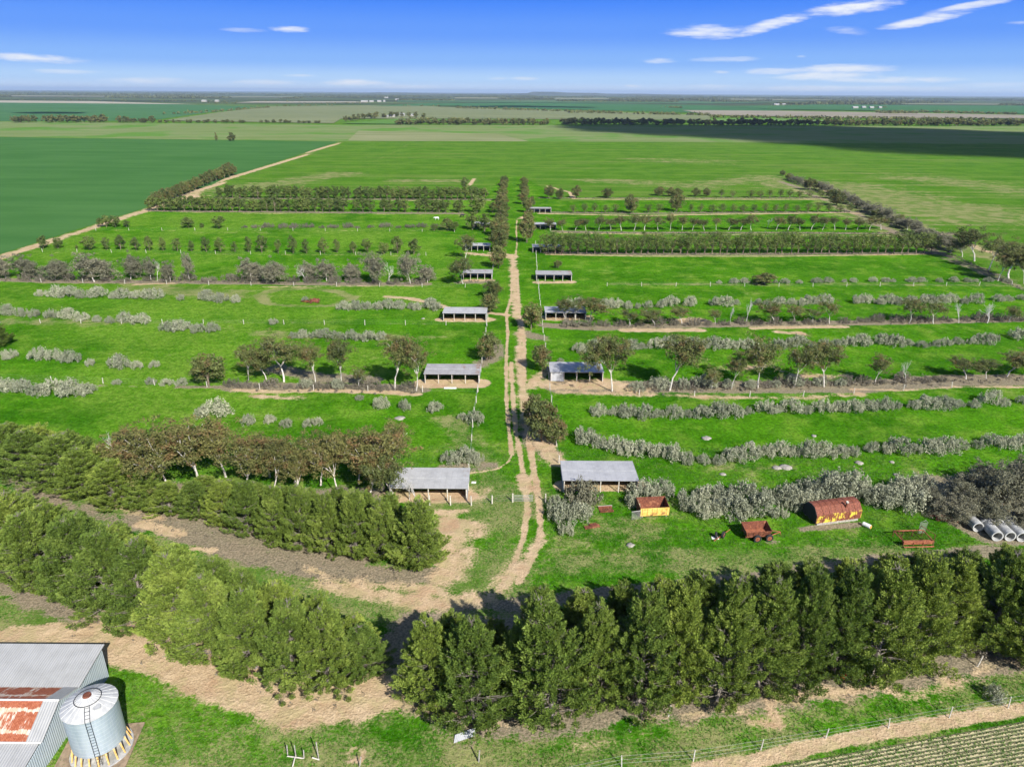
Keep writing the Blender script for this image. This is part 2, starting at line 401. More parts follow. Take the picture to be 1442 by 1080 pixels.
# ------------------------------------------------------------------ ground
# paths surveyed from the photo; half width and edge softness in metres, strength
DIRT = [
 ([(722,362),(724,400),(727,430),(727,445)], 1.7, 1.6, .85),
 ([(731,445),(734,470),(731,500),(734,540),(740,580),(743,612)], 1.35, 1.2, .8),
 ([(722,365),(720,420),(713,440),(715,470),(713,500),(713,560),(716,600),(721,640)], .42, .35, 1.0),
 ([(720,510),(722,560),(727,610),(734,650),(740,690),(743,720),(738,755),(723,795),(708,825)], .5, .45, 1.0),
 ([(728,380),(731,440),(738,480),(738,520),(737,560),(742,600),(748,640),(756,690),(761,720),(760,755),(750,785),(730,820)], .55, .45, 1.0),
 ([(758,760),(740,790),(715,820),(690,845)], 1.5, 1.4, .74),
 ([(733,770),(717,800),(690,830)], 1.3, 1.4, .62),
 ([(721,640),(716,650),(702,660),(680,664),(660,666)], .3, .25, .8),
 ([(742,560),(752,590),(765,625),(775,640),(784,650)], 2.4, 1.6, .72),
 ([(745,545),(760,530),(772,520)], 2.0, 1.2, .66),
 ([(690,845),(650,842),(610,850),(560,842),(510,832),(450,822)], 1.7, 1.6, .82),
 ([(650,842),(600,828),(555,826),(500,820)], 1.4, 1.4, .74),
 ([(632,735),(648,760),(645,790),(625,812)], 3.0, 2.4, .78),
 ([(645,735),(672,742),(655,775),(625,790)], 2.0, 1.4, .72),
 ([(620,722),(652,720)], 1.1, .9, .85),
 ([(735,670),(742,690)], 1.3, .9, .9),
 ([(690,690),(665,712),(660,690)], 1.6, 1.6, .5),
 ([(548,700),(655,699)], 1.8, .5, 1.0),
 ([(795,684),(895,683)], 1.9, .5, .95),
 ([(598,540),(676,540)], 2.6, .6, 1.0), ([(774,541),(850,540),(900,548)], 3.2, 1.5, .85),
 ([(625,450),(685,450)], 2.4, .8, .95), ([(772,448),(825,447)], 2.8, 1.5, .8),
 ([(757,398),(806,397)], 2.0, .8, .8), ([(655,395),(693,395)], 2.0, 1., .7), ([(660,357),(722,362)], 2.6, 1.4, .8),
 ([(690,356),(725,360)], 1.6, 1, .9), ([(745,325),(750,322)], 2, 1.5, .8), ([(745,303),(733,308)], 2.5, 1.5, .8),
 ([(728,310),(727,325),(728,345),(726,360)], .45, .4, .8),
 ([(0,908),(60,900),(130,898),(180,908),(240,928),(300,950),(360,975),(430,990),(500,982),(542,968)], 2.9, 1.5, 1.2),
 ([(120,872),(180,880),(240,900),(310,925)], 1.8, 2.2, .7),
 ([(500,985),(545,985),(600,1005),(650,1005)], 1.5, 1.4, .62),
 ([(200,738),(225,745),(255,752)], 1.1, .8, .95), ([(130,702),(170,715),(225,730)], 1.1, .8, .6),
 ([(270,772),(300,775)], .8, .7, .9), ([(430,800),(500,822),(540,835)], 1.0, 1.0, .65),
 ([(490,1060),(500,1052),(512,1058),(508,1070),(492,1070)], .35, .35, .85),
 ([(655,1005),(700,1022),(735,1020)], .9, 1.2, .6),
 ([(860,1018),(930,1008),(1000,1003),(1060,1000)], .7, 1.1, .66), ([(1090,985),(1110,980),(1180,975),(1240,965)], 1.3, 1.3, .72),
 ([(1235,968),(1290,985),(1340,962),(1400,935),(1442,925)], 1.2, 1.4, .7), ([(790,1055),(870,1042),(940,1030)], .9, 1.3, .56),
 ([(1085,1000),(1100,1020),(1065,1018)], .8, .8, .7),
 ([(985,1082),(1060,1072),(1140,1052),(1230,1033),(1330,1016),(1460,995)], .85, .45, 1.05),
 ([(330,549),(380,552),(450,550),(560,553),(590,556)], 1.0, .9, .95), ([(360,558),(420,560)], 1.6, 1.2, .7),
 ([(790,552),(880,555),(960,557),(1050,560),(1130,560),(1210,556)], 1.3, 2.0, .80),
 ([(1200,548),(1270,550),(1340,545),(1442,545)], .8, .8, .7), ([(1020,520),(1085,515),(1120,530),(1200,530)], 2.0, 2.0, .62),
 ([(880,465),(985,465)], 1.8, 1.2, .95), ([(965,452),(985,452)], 3, 1.5, .8), ([(1060,462),(1190,460)], 1.3, 1, .95), ([(1095,468),(1130,470)], 1.6, 1.2, .8),
 ([(545,418),(575,420),(610,427),(645,438)], 1.5, 1.0, .95), ([(685,440),(715,444)], 1.2, .8, .95),
 ([(185,401),(245,399)], .8, .5, .9), ([(370,404),(410,404),(500,403),(600,403)], 1.0, .8, .62),
 ([(770,358.5),(900,361),(1100,361),(1320,358)], .8, .6, .95),
 ([(785,328),(950,331),(1100,331),(1330,333)], 1.0, .8, .8), ([(760,301),(900,304),(1010,302),(1180,300),(1215,301)], 1.5, .9, .95),
 ([(770,262),(790,268),(803,271),(808,280),(840,281),(900,281),(1000,281),(1110,281),(1160,281)], 1.8, 1.2, .85),
 ([(240,299),(400,301),(650,303)], .9, .8, .72), ([(306,281),(450,283),(690,283)], 1.0, .8, .75), ([(150,325),(350,325),(600,325)], .8, .8, .5), ([(60,356),(300,358),(580,360)], .8, .8, .5),
 ([(-60,380),(0,362),(50,345),(110,325),(160,310),(205,296)], 2.6, .9, 1.05),
 ([(205,296),(240,285),(262,277),(280,270),(300,262),(320,252),(350,244),(400,228),(480,200)], 3.2, 1.2, 1.05),
 ([(245,285),(290,275),(330,280)], 1.5, 1, .8),
 ([(1130,254),(1200,284),(1250,303),(1300,322),(1360,344),(1420,365)], 2.0, 1.6, .85),
 ([(1085,252),(1110,262),(1180,292)], 2, 2, .7),
 ([(668,252),(660,262)], 2, 1.5, .8),
 ([(0,171.8),(200,171.5),(500,176)], 3, 3, .5), ([(505,236),(530,226),(560,213),(575,203)], 2.5, 4, .46),
]
LITTER = [  # grey-brown fallen needles and leaf litter under the trees
 ([(200,724),(260,750),(330,775),(400,795),(470,805),(540,812),(610,808)], 2.2, 1.6, .95),
 ([(270,725),(340,752),(420,776),(500,788)], 2.8, 1.8, .9),
 ([(0,660),(60,700),(130,725),(200,745)], 2.5, 2, .75),
 ([(0,805),(60,838),(130,872),(220,905),(300,935),(370,955),(430,975),(520,965)], 2.6, 1.8, .95),
 ([(0,750),(150,800),(280,850),(400,900),(520,930)], 4, 3, 1.0),
 ([(560,960),(660,1008),(780,1005),(900,985),(1010,978),(1120,962),(1230,948),(1320,935),(1442,915)], 3.0, 1.8, .95),
 ([(600,910),(800,930),(1000,910),(1200,890),(1442,870)], 6, 3, 1.0),
 ([(640,850),(740,850),(900,830),(1040,818),(1180,795),(1400,775)], 1.6, 1.2, .8),
 ([(1330,930),(1400,915),(1442,918)], 3, 2, .9),
 ([(200,690),(300,690),(420,700),(560,700)], 3.2, 2, .8),
 ([(330,545),(450,546),(590,548)], 2.6, 1.3, .95), ([(250,545),(330,545)], 1, 1, .8), ([(390,520),(450,532),(520,535)], 3.5, 2, .75),
 ([(790,545),(900,545),(1050,545),(1200,545),(1340,536),(1442,535)], 3.4, 1.5, 1.0),
 ([(770,458),(830,462),(900,460),(1000,458),(1100,456),(1250,454),(1442,450)], 2.4, 1.2, .95),
 ([(0,394),(60,396),(150,397),(330,398),(450,400),(600,400)], 2.4, 1.5, .95),
 ([(650,398),(690,396)], 3, 2, .7),
 ([(770,356),(900,358),(1100,358),(1330,356)], 2.2, 1.2, .95), ([(780,326),(900,328),(1100,328),(1350,330)], 2.2, 1.2, .95),
 ([(760,299),(900,301),(1100,299),(1220,299)], 2.2, 1.5, .9), ([(760,279),(900,279),(1160,279)], 2, 1.5, .8),
 ([(210,297),(400,299),(650,301)], 2.6, 1.5, .9), ([(306,279),(500,281),(690,281)], 2.6, 1.5, .9),
 ([(1100,255),(1200,300),(1300,345),(1340,365),(1442,405)], 3.2, 2.5, .85),
 ([(210,288),(270,270),(330,245)], 4, 3, .9),
 ([(670,515),(700,500),(695,480)], 2.6, 2, .8), ([(740,610),(775,640)], 3, 2, .7), ([(740,470),(760,475)], 3, 2, .8),
 ([(620,660),(690,656)], 2.0, 1.4, .7), ([(1320,722),(1350,728),(1400,735),(1460,745)], 2.0, 1.4, .8),
 ([(1330,700),(1442,700)], 7, 3, .95), ([(1330,725),(1390,755),(1442,760)], 2.2, 1.4, .9),
 ([(1130,745),(1212,738)], .7, .6, .9), ([(1045,764),(1100,763)], .4, .5, .7),
 ([(150,452),(300,453),(600,456)], .9, .9, .45), ([(40,540),(220,545)], .9, .9, .45),
 ([(1000,402),(1442,400)], .8, .8, .4),
]
DRY = [  # thin yellowish or greyish grass
 ([(0,880),(120,890),(300,905),(480,985)], 6, 4, .8), ([(180,1000),(400,1060),(640,1060),(900,1040),(1200,1000),(1442,950)], 8, 5, .62),
 ([(100,700),(250,765),(400,815),(560,845),(700,840)], 5.5, 3, .85), ([(660,700),(700,720),(690,780),(660,820)], 7, 4, .8),
 ([(960,780),(1100,790),(1250,780)], 5, 4, .66), ([(800,770),(900,760)], 8, 5, .55),
 ([(190,405),(260,410),(330,415)], 5, 4, .75), ([(0,455),(200,455),(400,470),(600,480)], 4, 3, .55),
 ([(365,415),(390,408),(438,405),(480,412),(495,420),(470,430),(420,432),(375,428),(365,415)], 1.4, 1.6, .9),
 ([(640,600),(700,690),(735,700)], 4, 3, .65), ([(1180,265),(1250,280),(1350,300)], 40, 30, .95), ([(1130,262),(1220,300),(1330,345)], 14, 10, 1.0), ([(1290,250),(1442,270)], 30, 30, .7), ([(1200,305),(1300,330),(1442,372)], 8, 8, .9), ([(900,225),(1000,228)], 25, 25, .6),
 ([(300,268),(400,258),(480,245)], 18, 12, .7), ([(560,255),(640,255)], 12, 8, .72), ([(840,255),(980,262),(1080,250),(1100,262)], 16, 10, .7),
 ([(860,400),(1442,402)], 1.6, 1.4, .5), ([(1150,400),(1442,398)], 2, 2, .6),
 ([(1000,655),(1150,665),(1300,662)], 3, 3, .45),
]
INNER = [(-400,480),(0,362),(110,325),(205,297),(262,283),(330,281),(640,282),(690,268),(706,249),(735,249),(760,262),(790,283),(1170,283),(1260,320),(1335,358),(1500,432),(1700,700),(1700,1300),(-600,1300)]

def gp(pts): return [G(*p) for p in pts]
def seg_dist(X, Y, pts):
    d = np.full(X.shape, 1e9)
    for (x0, y0), (x1, y1) in zip(pts[:-1], pts[1:]):
        vx, vy = x1 - x0, y1 - y0; L = vx * vx + vy * vy + 1e-9
        t = np.clip(((X - x0) * vx + (Y - y0) * vy) / L, 0, 1)
        d = np.minimum(d, np.hypot(X - x0 - t * vx, Y - y0 - t * vy))
    return d
def mask(shapes, X, Y):
    out = np.zeros(X.shape)
    for pts, hw, soft, st in shapes:
        P = gp(pts); a = np.array(P); m = hw + 3 * soft
        i = (X > a[:, 0].min() - m) & (X < a[:, 0].max() + m) & (Y > a[:, 1].min() - m) & (Y < a[:, 1].max() + m)
        if i.any():
            v = st * np.clip(.5 + (hw - seg_dist(X[i], Y[i], P)) / (2 * soft), 0, 1)
            out[i] = np.maximum(out[i], v)
    return out
def inside(X, Y, poly):
    r = np.zeros(X.shape, bool); n = len(poly)
    for i in range(n):
        (x0, y0), (x1, y1) = poly[i], poly[(i + 1) % n]
        c = ((y0 > Y) != (y1 > Y)) & (X < (x1 - x0) * (Y - y0) / ((y1 - y0) or 1e-9) + x0)
        r ^= c
    return r

def axis(fine0, fine1, step, end, grow):
    a = list(np.arange(fine0, fine1, step)); s = step
    while a[-1] < end: s *= grow; a.append(a[-1] + s)
    return a
xr = axis(0, 70, .42, 60000, 1.045)
xs = np.array([-v for v in xr[:0:-1]] + xr)
ys = [-2000, -500, -100, 0, 25, 40]; y = 45.0
while y < 60000:
    ys.append(y); y += max(.38, min(y * y * .7 / (H * 700) * .8, y * .05))
ys = np.array(ys)
GX, GY = np.meshgrid(xs, ys)
nx, ny = len(xs), len(ys)
def relief(X, Y):
    return (.10 * np.sin(X * .31 + 1.3 * np.sin(Y * .17)) * np.sin(Y * .27 + X * .05)) * (Y < 400) * (Y > 40) * 0
gme = bpy.data.meshes.new('ground')
V = np.stack([GX, GY, np.zeros_like(GX)], -1).reshape(-1, 3)
idx = np.arange(nx * ny).reshape(ny, nx)
Q = np.stack([idx[:-1, :-1], idx[:-1, 1:], idx[1:, 1:], idx[1:, :-1]], -1).reshape(-1, 4)
gme.vertices.add(len(V)); gme.vertices.foreach_set('co', V.astype(np.float32).ravel())
gme.loops.add(Q.size); gme.loops.foreach_set('vertex_index', Q.astype(np.int32).ravel())
gme.polygons.add(len(Q)); gme.polygons.foreach_set('loop_start', np.arange(0, Q.size, 4, dtype=np.int32))
gme.update(calc_edges=True)
fx, fy = V[:, 0].copy(), V[:, 1].copy()
for nm, sh in (('dirt', DIRT), ('litter', LITTER), ('dry', DRY)):
    a = gme.attributes.new(nm, 'FLOAT', 'POINT'); a.data.foreach_set('value', mask(sh, fx, fy).astype(np.float32))
a = gme.attributes.new('inner', 'FLOAT', 'POINT'); a.data.foreach_set('value', inside(fx, fy, gp(INNER)).astype(np.float32))

def ground_mat(t, p):
    P = t.pos(); sep = t.node('ShaderNodeSeparateXYZ'); t.l.new(P, sep.inputs[0])
    n1 = t.noise(.045, 4, .6, P); n2 = t.noise(.5, 5, .65, P); n3 = t.noise(3.2, 4, .7, P); n4 = t.noise(.14, 5, .6, P)
    streak = t.noise(1, 5, .6, t.mapped(P, (.006, .10, 1)))
    fine = t.math('ADD', t.math('MULTIPLY', n2, .55), t.math('MULTIPLY', n3, .45))
    # lush paddock grass
    g = t.mix(t.ss(t.math('ADD', t.math('MULTIPLY', n1, .4), t.math('MULTIPLY', fine, .6)), .4, .6), (.028, .118, .003), (.078, .228, .007))
    g = t.mix(t.math('MULTIPLY', t.ss(n4, .46, .68), .6), g, (.17, .285, .03))
    g = t.mix(t.math('MULTIPLY', t.ss(n3, .5, .66), .55), g, (.03, .085, .008))
    # outer field: duller with pale drill-row streaks
    o = t.mix(t.ss(n1, .35, .65), (.052, .150, .008), (.082, .190, .015))
    o = t.mix(t.math('MULTIPLY', t.ss(streak, .45, .68), .55), o, (.16, .21, .05))
    o = t.mix(t.math('MULTIPLY', t.ss(n2, .5, .75), .35), o, (.20, .22, .08))
    far_ = t.ss(sep.outputs[1], 2200, 4200)   # open scrub country far off
    big = t.noise(1, 4, .6, t.mapped(P, (.0006, .0016, 1)))
    o = t.mix(far_, o, t.mix(t.ss(big, .4, .62), (.045, .06, .03), (.10, .14, .06)))
    c = t.mix(t.attr('inner'), o, g)
    yel = t.math('MULTIPLY', t.ss(t.noise(.018, 4, .6, P), .42, .58), t.math('MULTIPLY', t.attr('inner'), t.ss(sep.outputs[0], 10, -40)))
    c = t.mix(t.math('MULTIPLY', yel, .6), c, t.mix(t.ss(n2, .4, .6), (.10, .22, .014), (.17, .275, .035)))
    tex = t.math('ADD', t.math('MULTIPLY', t.ss(t.noise(1.7, 4, .75, P), .36, .64), .62), .66)
    tx = t.node('ShaderNodeCombineXYZ'); [t.l.new(tex, tx.inputs[i]) for i in range(3)]
    c = t.mix(1.0, c, tx.outputs[0], 'MULTIPLY')
    def edge(name, lo, hi, amp):
        v = t.math('ADD', t.attr(name), t.math('MULTIPLY', t.math('SUBTRACT', t.math('ADD', t.math('MULTIPLY', n4, .35), t.math('MULTIPLY', fine, .65)), .5), amp))
        if name == 'dry': v = t.math('ADD', v, t.math('MULTIPLY', t.math('SUBTRACT', streak, .5), 1.7))
        return t.ss(v, lo, hi)
    dryc = t.mix(t.ss(t.math('ADD', t.math('MULTIPLY', n3, .5), t.math('MULTIPLY', n4, .5)), .42, .58), (.10, .17, .03), (.30, .26, .13))
    c = t.mix(t.math('MULTIPLY', edge('dry', .35, .7, 3.2), .72), c, dryc)
    lit = t.mix(t.ss(n3, .38, .62), (.17, .135, .10), (.32, .25, .18))
    c = t.mix(t.math('MULTIPLY', edge('litter', .42, .66, 2.6), .88), c, lit)
    dirt = t.mix(t.ss(fine, .35, .65), (.42, .30, .175), (.58, .44, .28))
    dirt = t.mix(t.math('MULTIPLY', t.ss(n4, .52, .7), .5), dirt, (.36, .20, .11))
    pit = t.noise(5.5, 5, .75, P)
    dirt = t.mix(t.math('MULTIPLY', t.ss(pit, .5, .62), .7), dirt, (.27, .18, .11))
    dirt = t.mix(t.math('MULTIPLY', t.ss(t.noise(.35, 5, .7, P), .47, .6), .7), dirt, (.40, .33, .17))
    c = t.mix(edge('dirt', .40, .72, 2.8), c, dirt)
    t.put(p.inputs['Base Color'], c)
    t.put(p.inputs['Normal'], t.bump(t.math('ADD', t.math('MULTIPLY', n3, .5), n2), .9, .4))
ground = obj('ground', gme, material('ground', ground_mat, rough=1, spec=0))
tag(ground, kind='structure')

# ---- fields beyond, each a thin sheet of its own just above the ground
def sheet(name, pts, z, mat, world=False):
    P = pts if world else gp(pts)
    me = bpy.data.meshes.new(name); me.from_pydata([(x, y, z) for x, y in P], [], [tuple(range(len(P)))]); me.update()
    o = obj(name, me, mat)
    if me.polygons[0].normal.z < 0: me.flip_normals()
    return tag(o, kind='structure')

def field_mat(name, a, b, c=None, sc=(.004, .06), rot=0, stripes=0, rowamp=.3, pale=None):
    def bld(t, p):
        P = t.pos(); M = t.mapped(P, (sc[0], sc[1], 1), (0, 0, rot))
        n = t.noise(1, 5, .6, M); n1 = t.noise(.008, 4, .6, P); n2 = t.noise(.6, 4, .7, P)
        col = t.mix(t.ss(t.math('ADD', t.math('MULTIPLY', n, .6), t.math('MULTIPLY', n1, .4)), .35, .65), a, b)
        if c: col = t.mix(t.math('MULTIPLY', t.ss(n1, .48, .62), .8), col, c)
        if stripes:
            w = t.node('ShaderNodeTexWave', wave_type='BANDS', bands_direction='X'); t.l.new(t.mapped(P, (1, 1, 1), (0, 0, stripes[1])), w.inputs[0])
            w.inputs['Scale'].default_value = stripes[0]; w.inputs['Distortion'].default_value = 1.5; w.inputs['Detail'].default_value = 2
            w.inputs['Detail Scale'].default_value = .4
            col = t.mix(t.math('MULTIPLY', t.ss(w.outputs['Fac'], .62, .85), .7), col, pale)
        col = t.mix(t.math('MULTIPLY', t.ss(n2, .5, .7), rowamp), col, tuple(v * .7 for v in a))
        t.put(p.inputs['Base Color'], col); t.put(p.inputs['Normal'], t.bump(n2, .5, .2))
    return material(name, bld, rough=1, spec=0)

sheet('crop_field', [(-900,192),(0,193.5),(250,197),(478,199.6),(345,243),(322,249),(297,261),(280,266),(230,283),(203,294),(155,309),(105,324.5),(45,344),(-5,360),(-500,520),(-2500,620)], .05,
      field_mat('dark_crop', (.042, .125, .030), (.062, .155, .042), sc=(.01, .05), rot=R(20), rowamp=.25))
sheet('stubble_field', [(-1200,170.5),(0,171.5),(480,176),(1000,177.5),(1442,178),(3200,184),(3200,205),(1442,203.5),(1000,200.5),(480,199),(250,196.5),(0,193),(-1400,189)], .06,
      field_mat('stubble', (.13, .19, .055), (.20, .235, .105), c=(.075, .20, .02), sc=(.002, .045)))
sheet('stubble_field', [(505,184.5),(700,189),(745,199.5),(550,198.6),(490,198)], .12, field_mat('stubble_pale', (.17, .20, .085), (.24, .25, .13), sc=(.002, .04)))
far = [
 ([(-900,139),(0,142.5),(200,146),(372,151),(300,158),(210,170.5),(0,171),(-900,168)], (.045, .13, .05), (.065, .155, .06), None),
 ([(-600,139.5),(0,142),(130,143),(280,147.5),(60,145.5),(0,145),(-600,142)], (.30, .28, .22), (.37, .34, .27), None),
 ([(380,150.5),(560,148.2),(700,153.5),(850,158),(1000,163),(1000,170),(700,168),(480,168),(470,174.5),(230,170.5),(300,160)], (.10, .14, .055), (.15, .18, .08), (.30, .29, .20)),
 ([(520,150),(600,146),(760,145),(1000,149),(1140,154),(1000,160),(860,156.5),(700,152.5),(640,149.5)], (.04, .125, .05), (.06, .15, .06), None),
 ([(480,175),(560,168.5),(700,171),(760,173.5),(600,173),(560,176)], (.07, .17, .03), (.11, .21, .05), None),
 ([(960,156),(1100,157),(1280,160),(1500,164),(1500,168),(1200,167),(1000,163)], (.20, .18, .14), (.30, .27, .21), None),
 ([(1000,168),(1100,168),(1200,172),(1000,173)], (.10, .20, .05), (.14, .24, .07), None),
 ([(1000,151),(1150,148),(1500,150),(1900,155),(1900,162),(1442,161),(1250,157),(1100,155)], (.04, .125, .05), (.06, .15, .055), None),
 ([(360,143.6),(500,143.8),(520,145.6),(330,145.8)], (.28, .26, .2), (.33, .31, .25), None),
 ([(560,142.5),(900,143),(1100,145),(1000,147),(700,145),(560,144.5)], (.06, .13, .06), (.08, .15, .07), None),
 ([(1100,145.5),(1500,147),(1900,150),(1900,151.5),(1442,149),(1150,147.5)], (.12, .14, .08), (.2, .21, .13), None),
 ([(-300,134),(100,135.3),(420,137),(420,138.4),(100,137.2),(-300,136)], (.14, .15, .1), (.22, .22, .15), None),
 ([(640,138.3),(900,139.2),(1300,141.5),(1300,142.6),(900,140.6),(640,139.6)], (.20, .21, .13), (.28, .28, .18), None),
]
for k, (pts, a, b, pale) in enumerate(far):
    sheet('distant_field', pts, .3 + .25 * k, field_mat('distant_field', a, b, sc=(.001, .012), stripes=(.006, R(62)) if pale else 0, pale=pale, rowamp=.1))

# near crop with drill rows in the corner
c0, c1 = G(1060, 1085), G(1460, 1012)
cang = math.atan2(c1[1] - c0[1], c1[0] - c0[0])
def rowcrop(t, p):
    P = t.pos(); M = t.mapped(P, (1, 1, 1), (0, 0, -cang)); s = t.node('ShaderNodeSeparateXYZ'); t.l.new(M, s.inputs[0])
    n2 = t.noise(2.4, 4, .65, P)
    w = t.math('SINE', t.math('MULTIPLY', t.math('ADD', s.outputs[1], t.math('MULTIPLY', n2, .16)), 2 * math.pi / .38))
    col = t.mix(t.ss(t.math('ADD', t.math('MULTIPLY', w, .25), n2), .3, .75), (.25, .25, .13), (.40, .33, .21))
    col = t.mix(t.math('MULTIPLY', t.ss(t.noise(7, 3, .6, P), .5, .65), .6), col, (.50, .44, .27))
    t.put(p.inputs['Base Color'], col); t.put(p.inputs['Normal'], t.bump(t.math('ADD', w, n2), .6, .06))
u = np.array([math.cos(cang), math.sin(cang)]); v_ = np.array([u[1], -u[0]])
cA = np.array(c0) - u * 6; cB = np.array(c1) + u * 14
sheet('crop_field', [tuple(cA), tuple(cA + v_ * 22), tuple(cB + v_ * 22), tuple(cB)], .02, material('row_crop', rowcrop, rough=.95, spec=.05), world=True)
# ------------------------------------------------------------------ built things
def sheeting(name, base, dark, pitch=.19, axis='X', rust=None, rustamt=.0, rough=.6, metal=.08, lap=None):
    def b(t, p):
        o = t.objc(); s = t.node('ShaderNodeSeparateXYZ'); t.l.new(o, s.inputs[0])
        v = s.outputs[{'X': 0, 'Y': 1, 'Z': 2}[axis]]
        n = t.noise(.7, 5, .6, o); n2 = t.noise(4, 4, .6, o)
        c = t.mix(t.ss(n, .35, .7), base, dark)
        sheetn = t.node('ShaderNodeTexWhiteNoise', noise_dimensions='1D'); t.l.new(t.math('FLOOR', t.math('DIVIDE', v, .84)), sheetn.inputs['W'])
        c = t.mix(t.math('MULTIPLY', sheetn.outputs[0], .22), c, dark)
        ln = t.math('LESS_THAN', t.math('FRACT', t.math('DIVIDE', v, .84)), .035)
        c = t.mix(t.math('MULTIPLY', ln, .45), c, tuple(q * .55 for q in dark))
        if rust:
            r = t.ss(t.math('ADD', t.math('MULTIPLY', n, .6), t.math('ADD', t.math('MULTIPLY', n2, .3), t.math('MULTIPLY', sheetn.outputs[0], .25))), .78 - rustamt * .5, .86 - rustamt * .5)
            c = t.mix(r, c, rust)
        t.put(p.inputs['Base Color'], c)
        w = t.math('SINE', t.math('MULTIPLY', v, 2 * math.pi / pitch))
        t.put(p.inputs['Normal'], t.bump(w, .45, .03))
    return material(name, b, rough=rough, metal=metal, spec=.15)
M_roof = sheeting('galvanised_roof', (.47, .465, .45), (.38, .375, .365), rust=(.33, .22, .15), rustamt=.08)
M_roofb = sheeting('blue_grey_roof', (.44, .44, .445), (.35, .35, .36), rust=(.40, .26, .18), rustamt=-.1)
M_roofr = sheeting('weathered_roof', (.40, .385, .37), (.31, .295, .285), rust=(.30, .19, .13), rustamt=.22)
M_wallx = sheeting('galvanised_wall', (.50, .51, .52), (.38, .39, .40), rough=.6, metal=.1)
M_wally = sheeting('galvanised_side', (.42, .44, .46), (.30, .31, .33), axis='Y', rough=.6, metal=.2)
M_timber = speckled('grey_timber', (.24, .22, .19), (.42, .39, .34), 5)
M_post = speckled('pale_post', (.40, .37, .31), (.62, .58, .5), 5)
M_wire = material('fence_wire', col=(.34, .34, .32), rough=.5, metal=.6)
M_rust = speckled('rust', (.09, .028, .018), (.19, .065, .036), 4, c3=(.26, .105, .055), bump=.3, spec=.3)
M_rustl = speckled('orange_rust', (.22, .075, .038), (.36, .135, .07), 5, c3=(.15, .05, .03), bump=.3)
M_dark = material('black_rubber', col=(.025, .025, .027), rough=.8)
M_soil = speckled('shed_floor_dirt', (.42, .27, .15), (.56, .40, .25), 2)

SHED_W, SHED_D = 11.8, 6.2
def shed(xl, xr_, yb, label, roof=M_roof, posts=5, front=2.25, back=2.0, closed=0, depth=SHED_D):
    a, b = G(xl, yb), G(xr_, yb); w = b[0] - a[0]; cx = (a[0] + b[0]) / 2; y0 = (a[1] + b[1]) / 2
    t = tag(empty('animal_shelter', (cx, y0, 0)), label, 'shed', 'open-fronted shelters along the track')
    hw = w / 2
    m = MB()
    zf, zb, o = front, back, .35
    m.slab((-hw - .15, -o, zf + .03), (hw + .15, -o, zf + .03), (hw + .15, depth + o, zb + .02), (-hw - .15, depth + o, zb + .02), .05)
    r = m.obj('roof', roof, t)
    m = MB(); sl = (zb - zf) / depth
    zc = zf + sl * (depth * .48) + .045
    m.box(-hw - .15, hw + .15, depth * .48, depth * .48 + .07, zc - .005, zc + .03); m.obj('ridge_flashing', M_wallx, r)
    MB().box(-hw, hw, depth - .04, depth, 0, zb - .06).obj('back_wall', M_wallx, t)
    for sx in (-1, 1):
        x = sx * (hw - .02)
        mm = MB(); mm.add([(x - .02, .06, 0), (x - .02, depth - .05, 0), (x - .02, depth - .05, zb - .08), (x - .02, .06, zf - .08),
                           (x + .02, .06, 0), (x + .02, depth - .05, 0), (x + .02, depth - .05, zb - .08), (x + .02, .06, zf - .08)],
                          [(0, 3, 2, 1), (4, 5, 6, 7), (0, 1, 5, 4), (1, 2, 6, 5), (2, 3, 7, 6), (3, 0, 4, 7)])
        mm.obj('side_wall', M_wally, t)
    for k in range(posts):
        x = -hw + .12 + (w - .24) * k / (posts - 1)
        MB().tube([(x, 0, -.02), (x, 0, zf - .08)], .09, 7).obj('post', M_post, t)
        if 0 < k < posts - 1:
            MB().tube([(x, depth * .52, -.02), (x, depth * .52, (zf + zb) / 2 - .1)], .08, 6).obj('post', M_timber, t)
    MB().box(-hw + .05, hw - .05, -.05, .05, zf - .22, zf - .06).obj('beam', M_timber, t)
    if closed:
        x1 = -hw + (w - .24) * closed / (posts - 1)
        MB().box(-hw + .15, x1, -.02, .02, .05, zf - .3).obj('front_panel', M_wallx, t)
    return t

def wheel(parent, x, y, z, r=.42, w=.24, ang=0):
    m = MB(); n = 18; vs = []; fs = []
    prof = [(-w/2, r*.62), (-w/2, r*.93), (-w/2*.7, r), (w/2*.7, r), (w/2, r*.93), (w/2, r*.62)]
    for k in range(n):
        a = 2 * math.pi * k / n
        for px, rr in prof: vs.append((rr * math.cos(a), px, rr * math.sin(a)))
    q = len(prof)
    for k in range(n):
        for j in range(q): fs.append((k*q+j, k*q+(j+1) % q, ((k+1) % n)*q+(j+1) % q, ((k+1) % n)*q+j))
    m.add(vs, fs); o = m.obj('wheel', M_dark, parent, loc=(x, y, z), rz=ang)
    m = MB(); m.tube([(0, -w*.32, 0), (0, w*.32, 0)], r*.63, 16); m.tube([(0, -w*.5, 0), (0, w*.5, 0)], r*.2, 8)
    m.obj('rim', M_rustl, o)
    return o

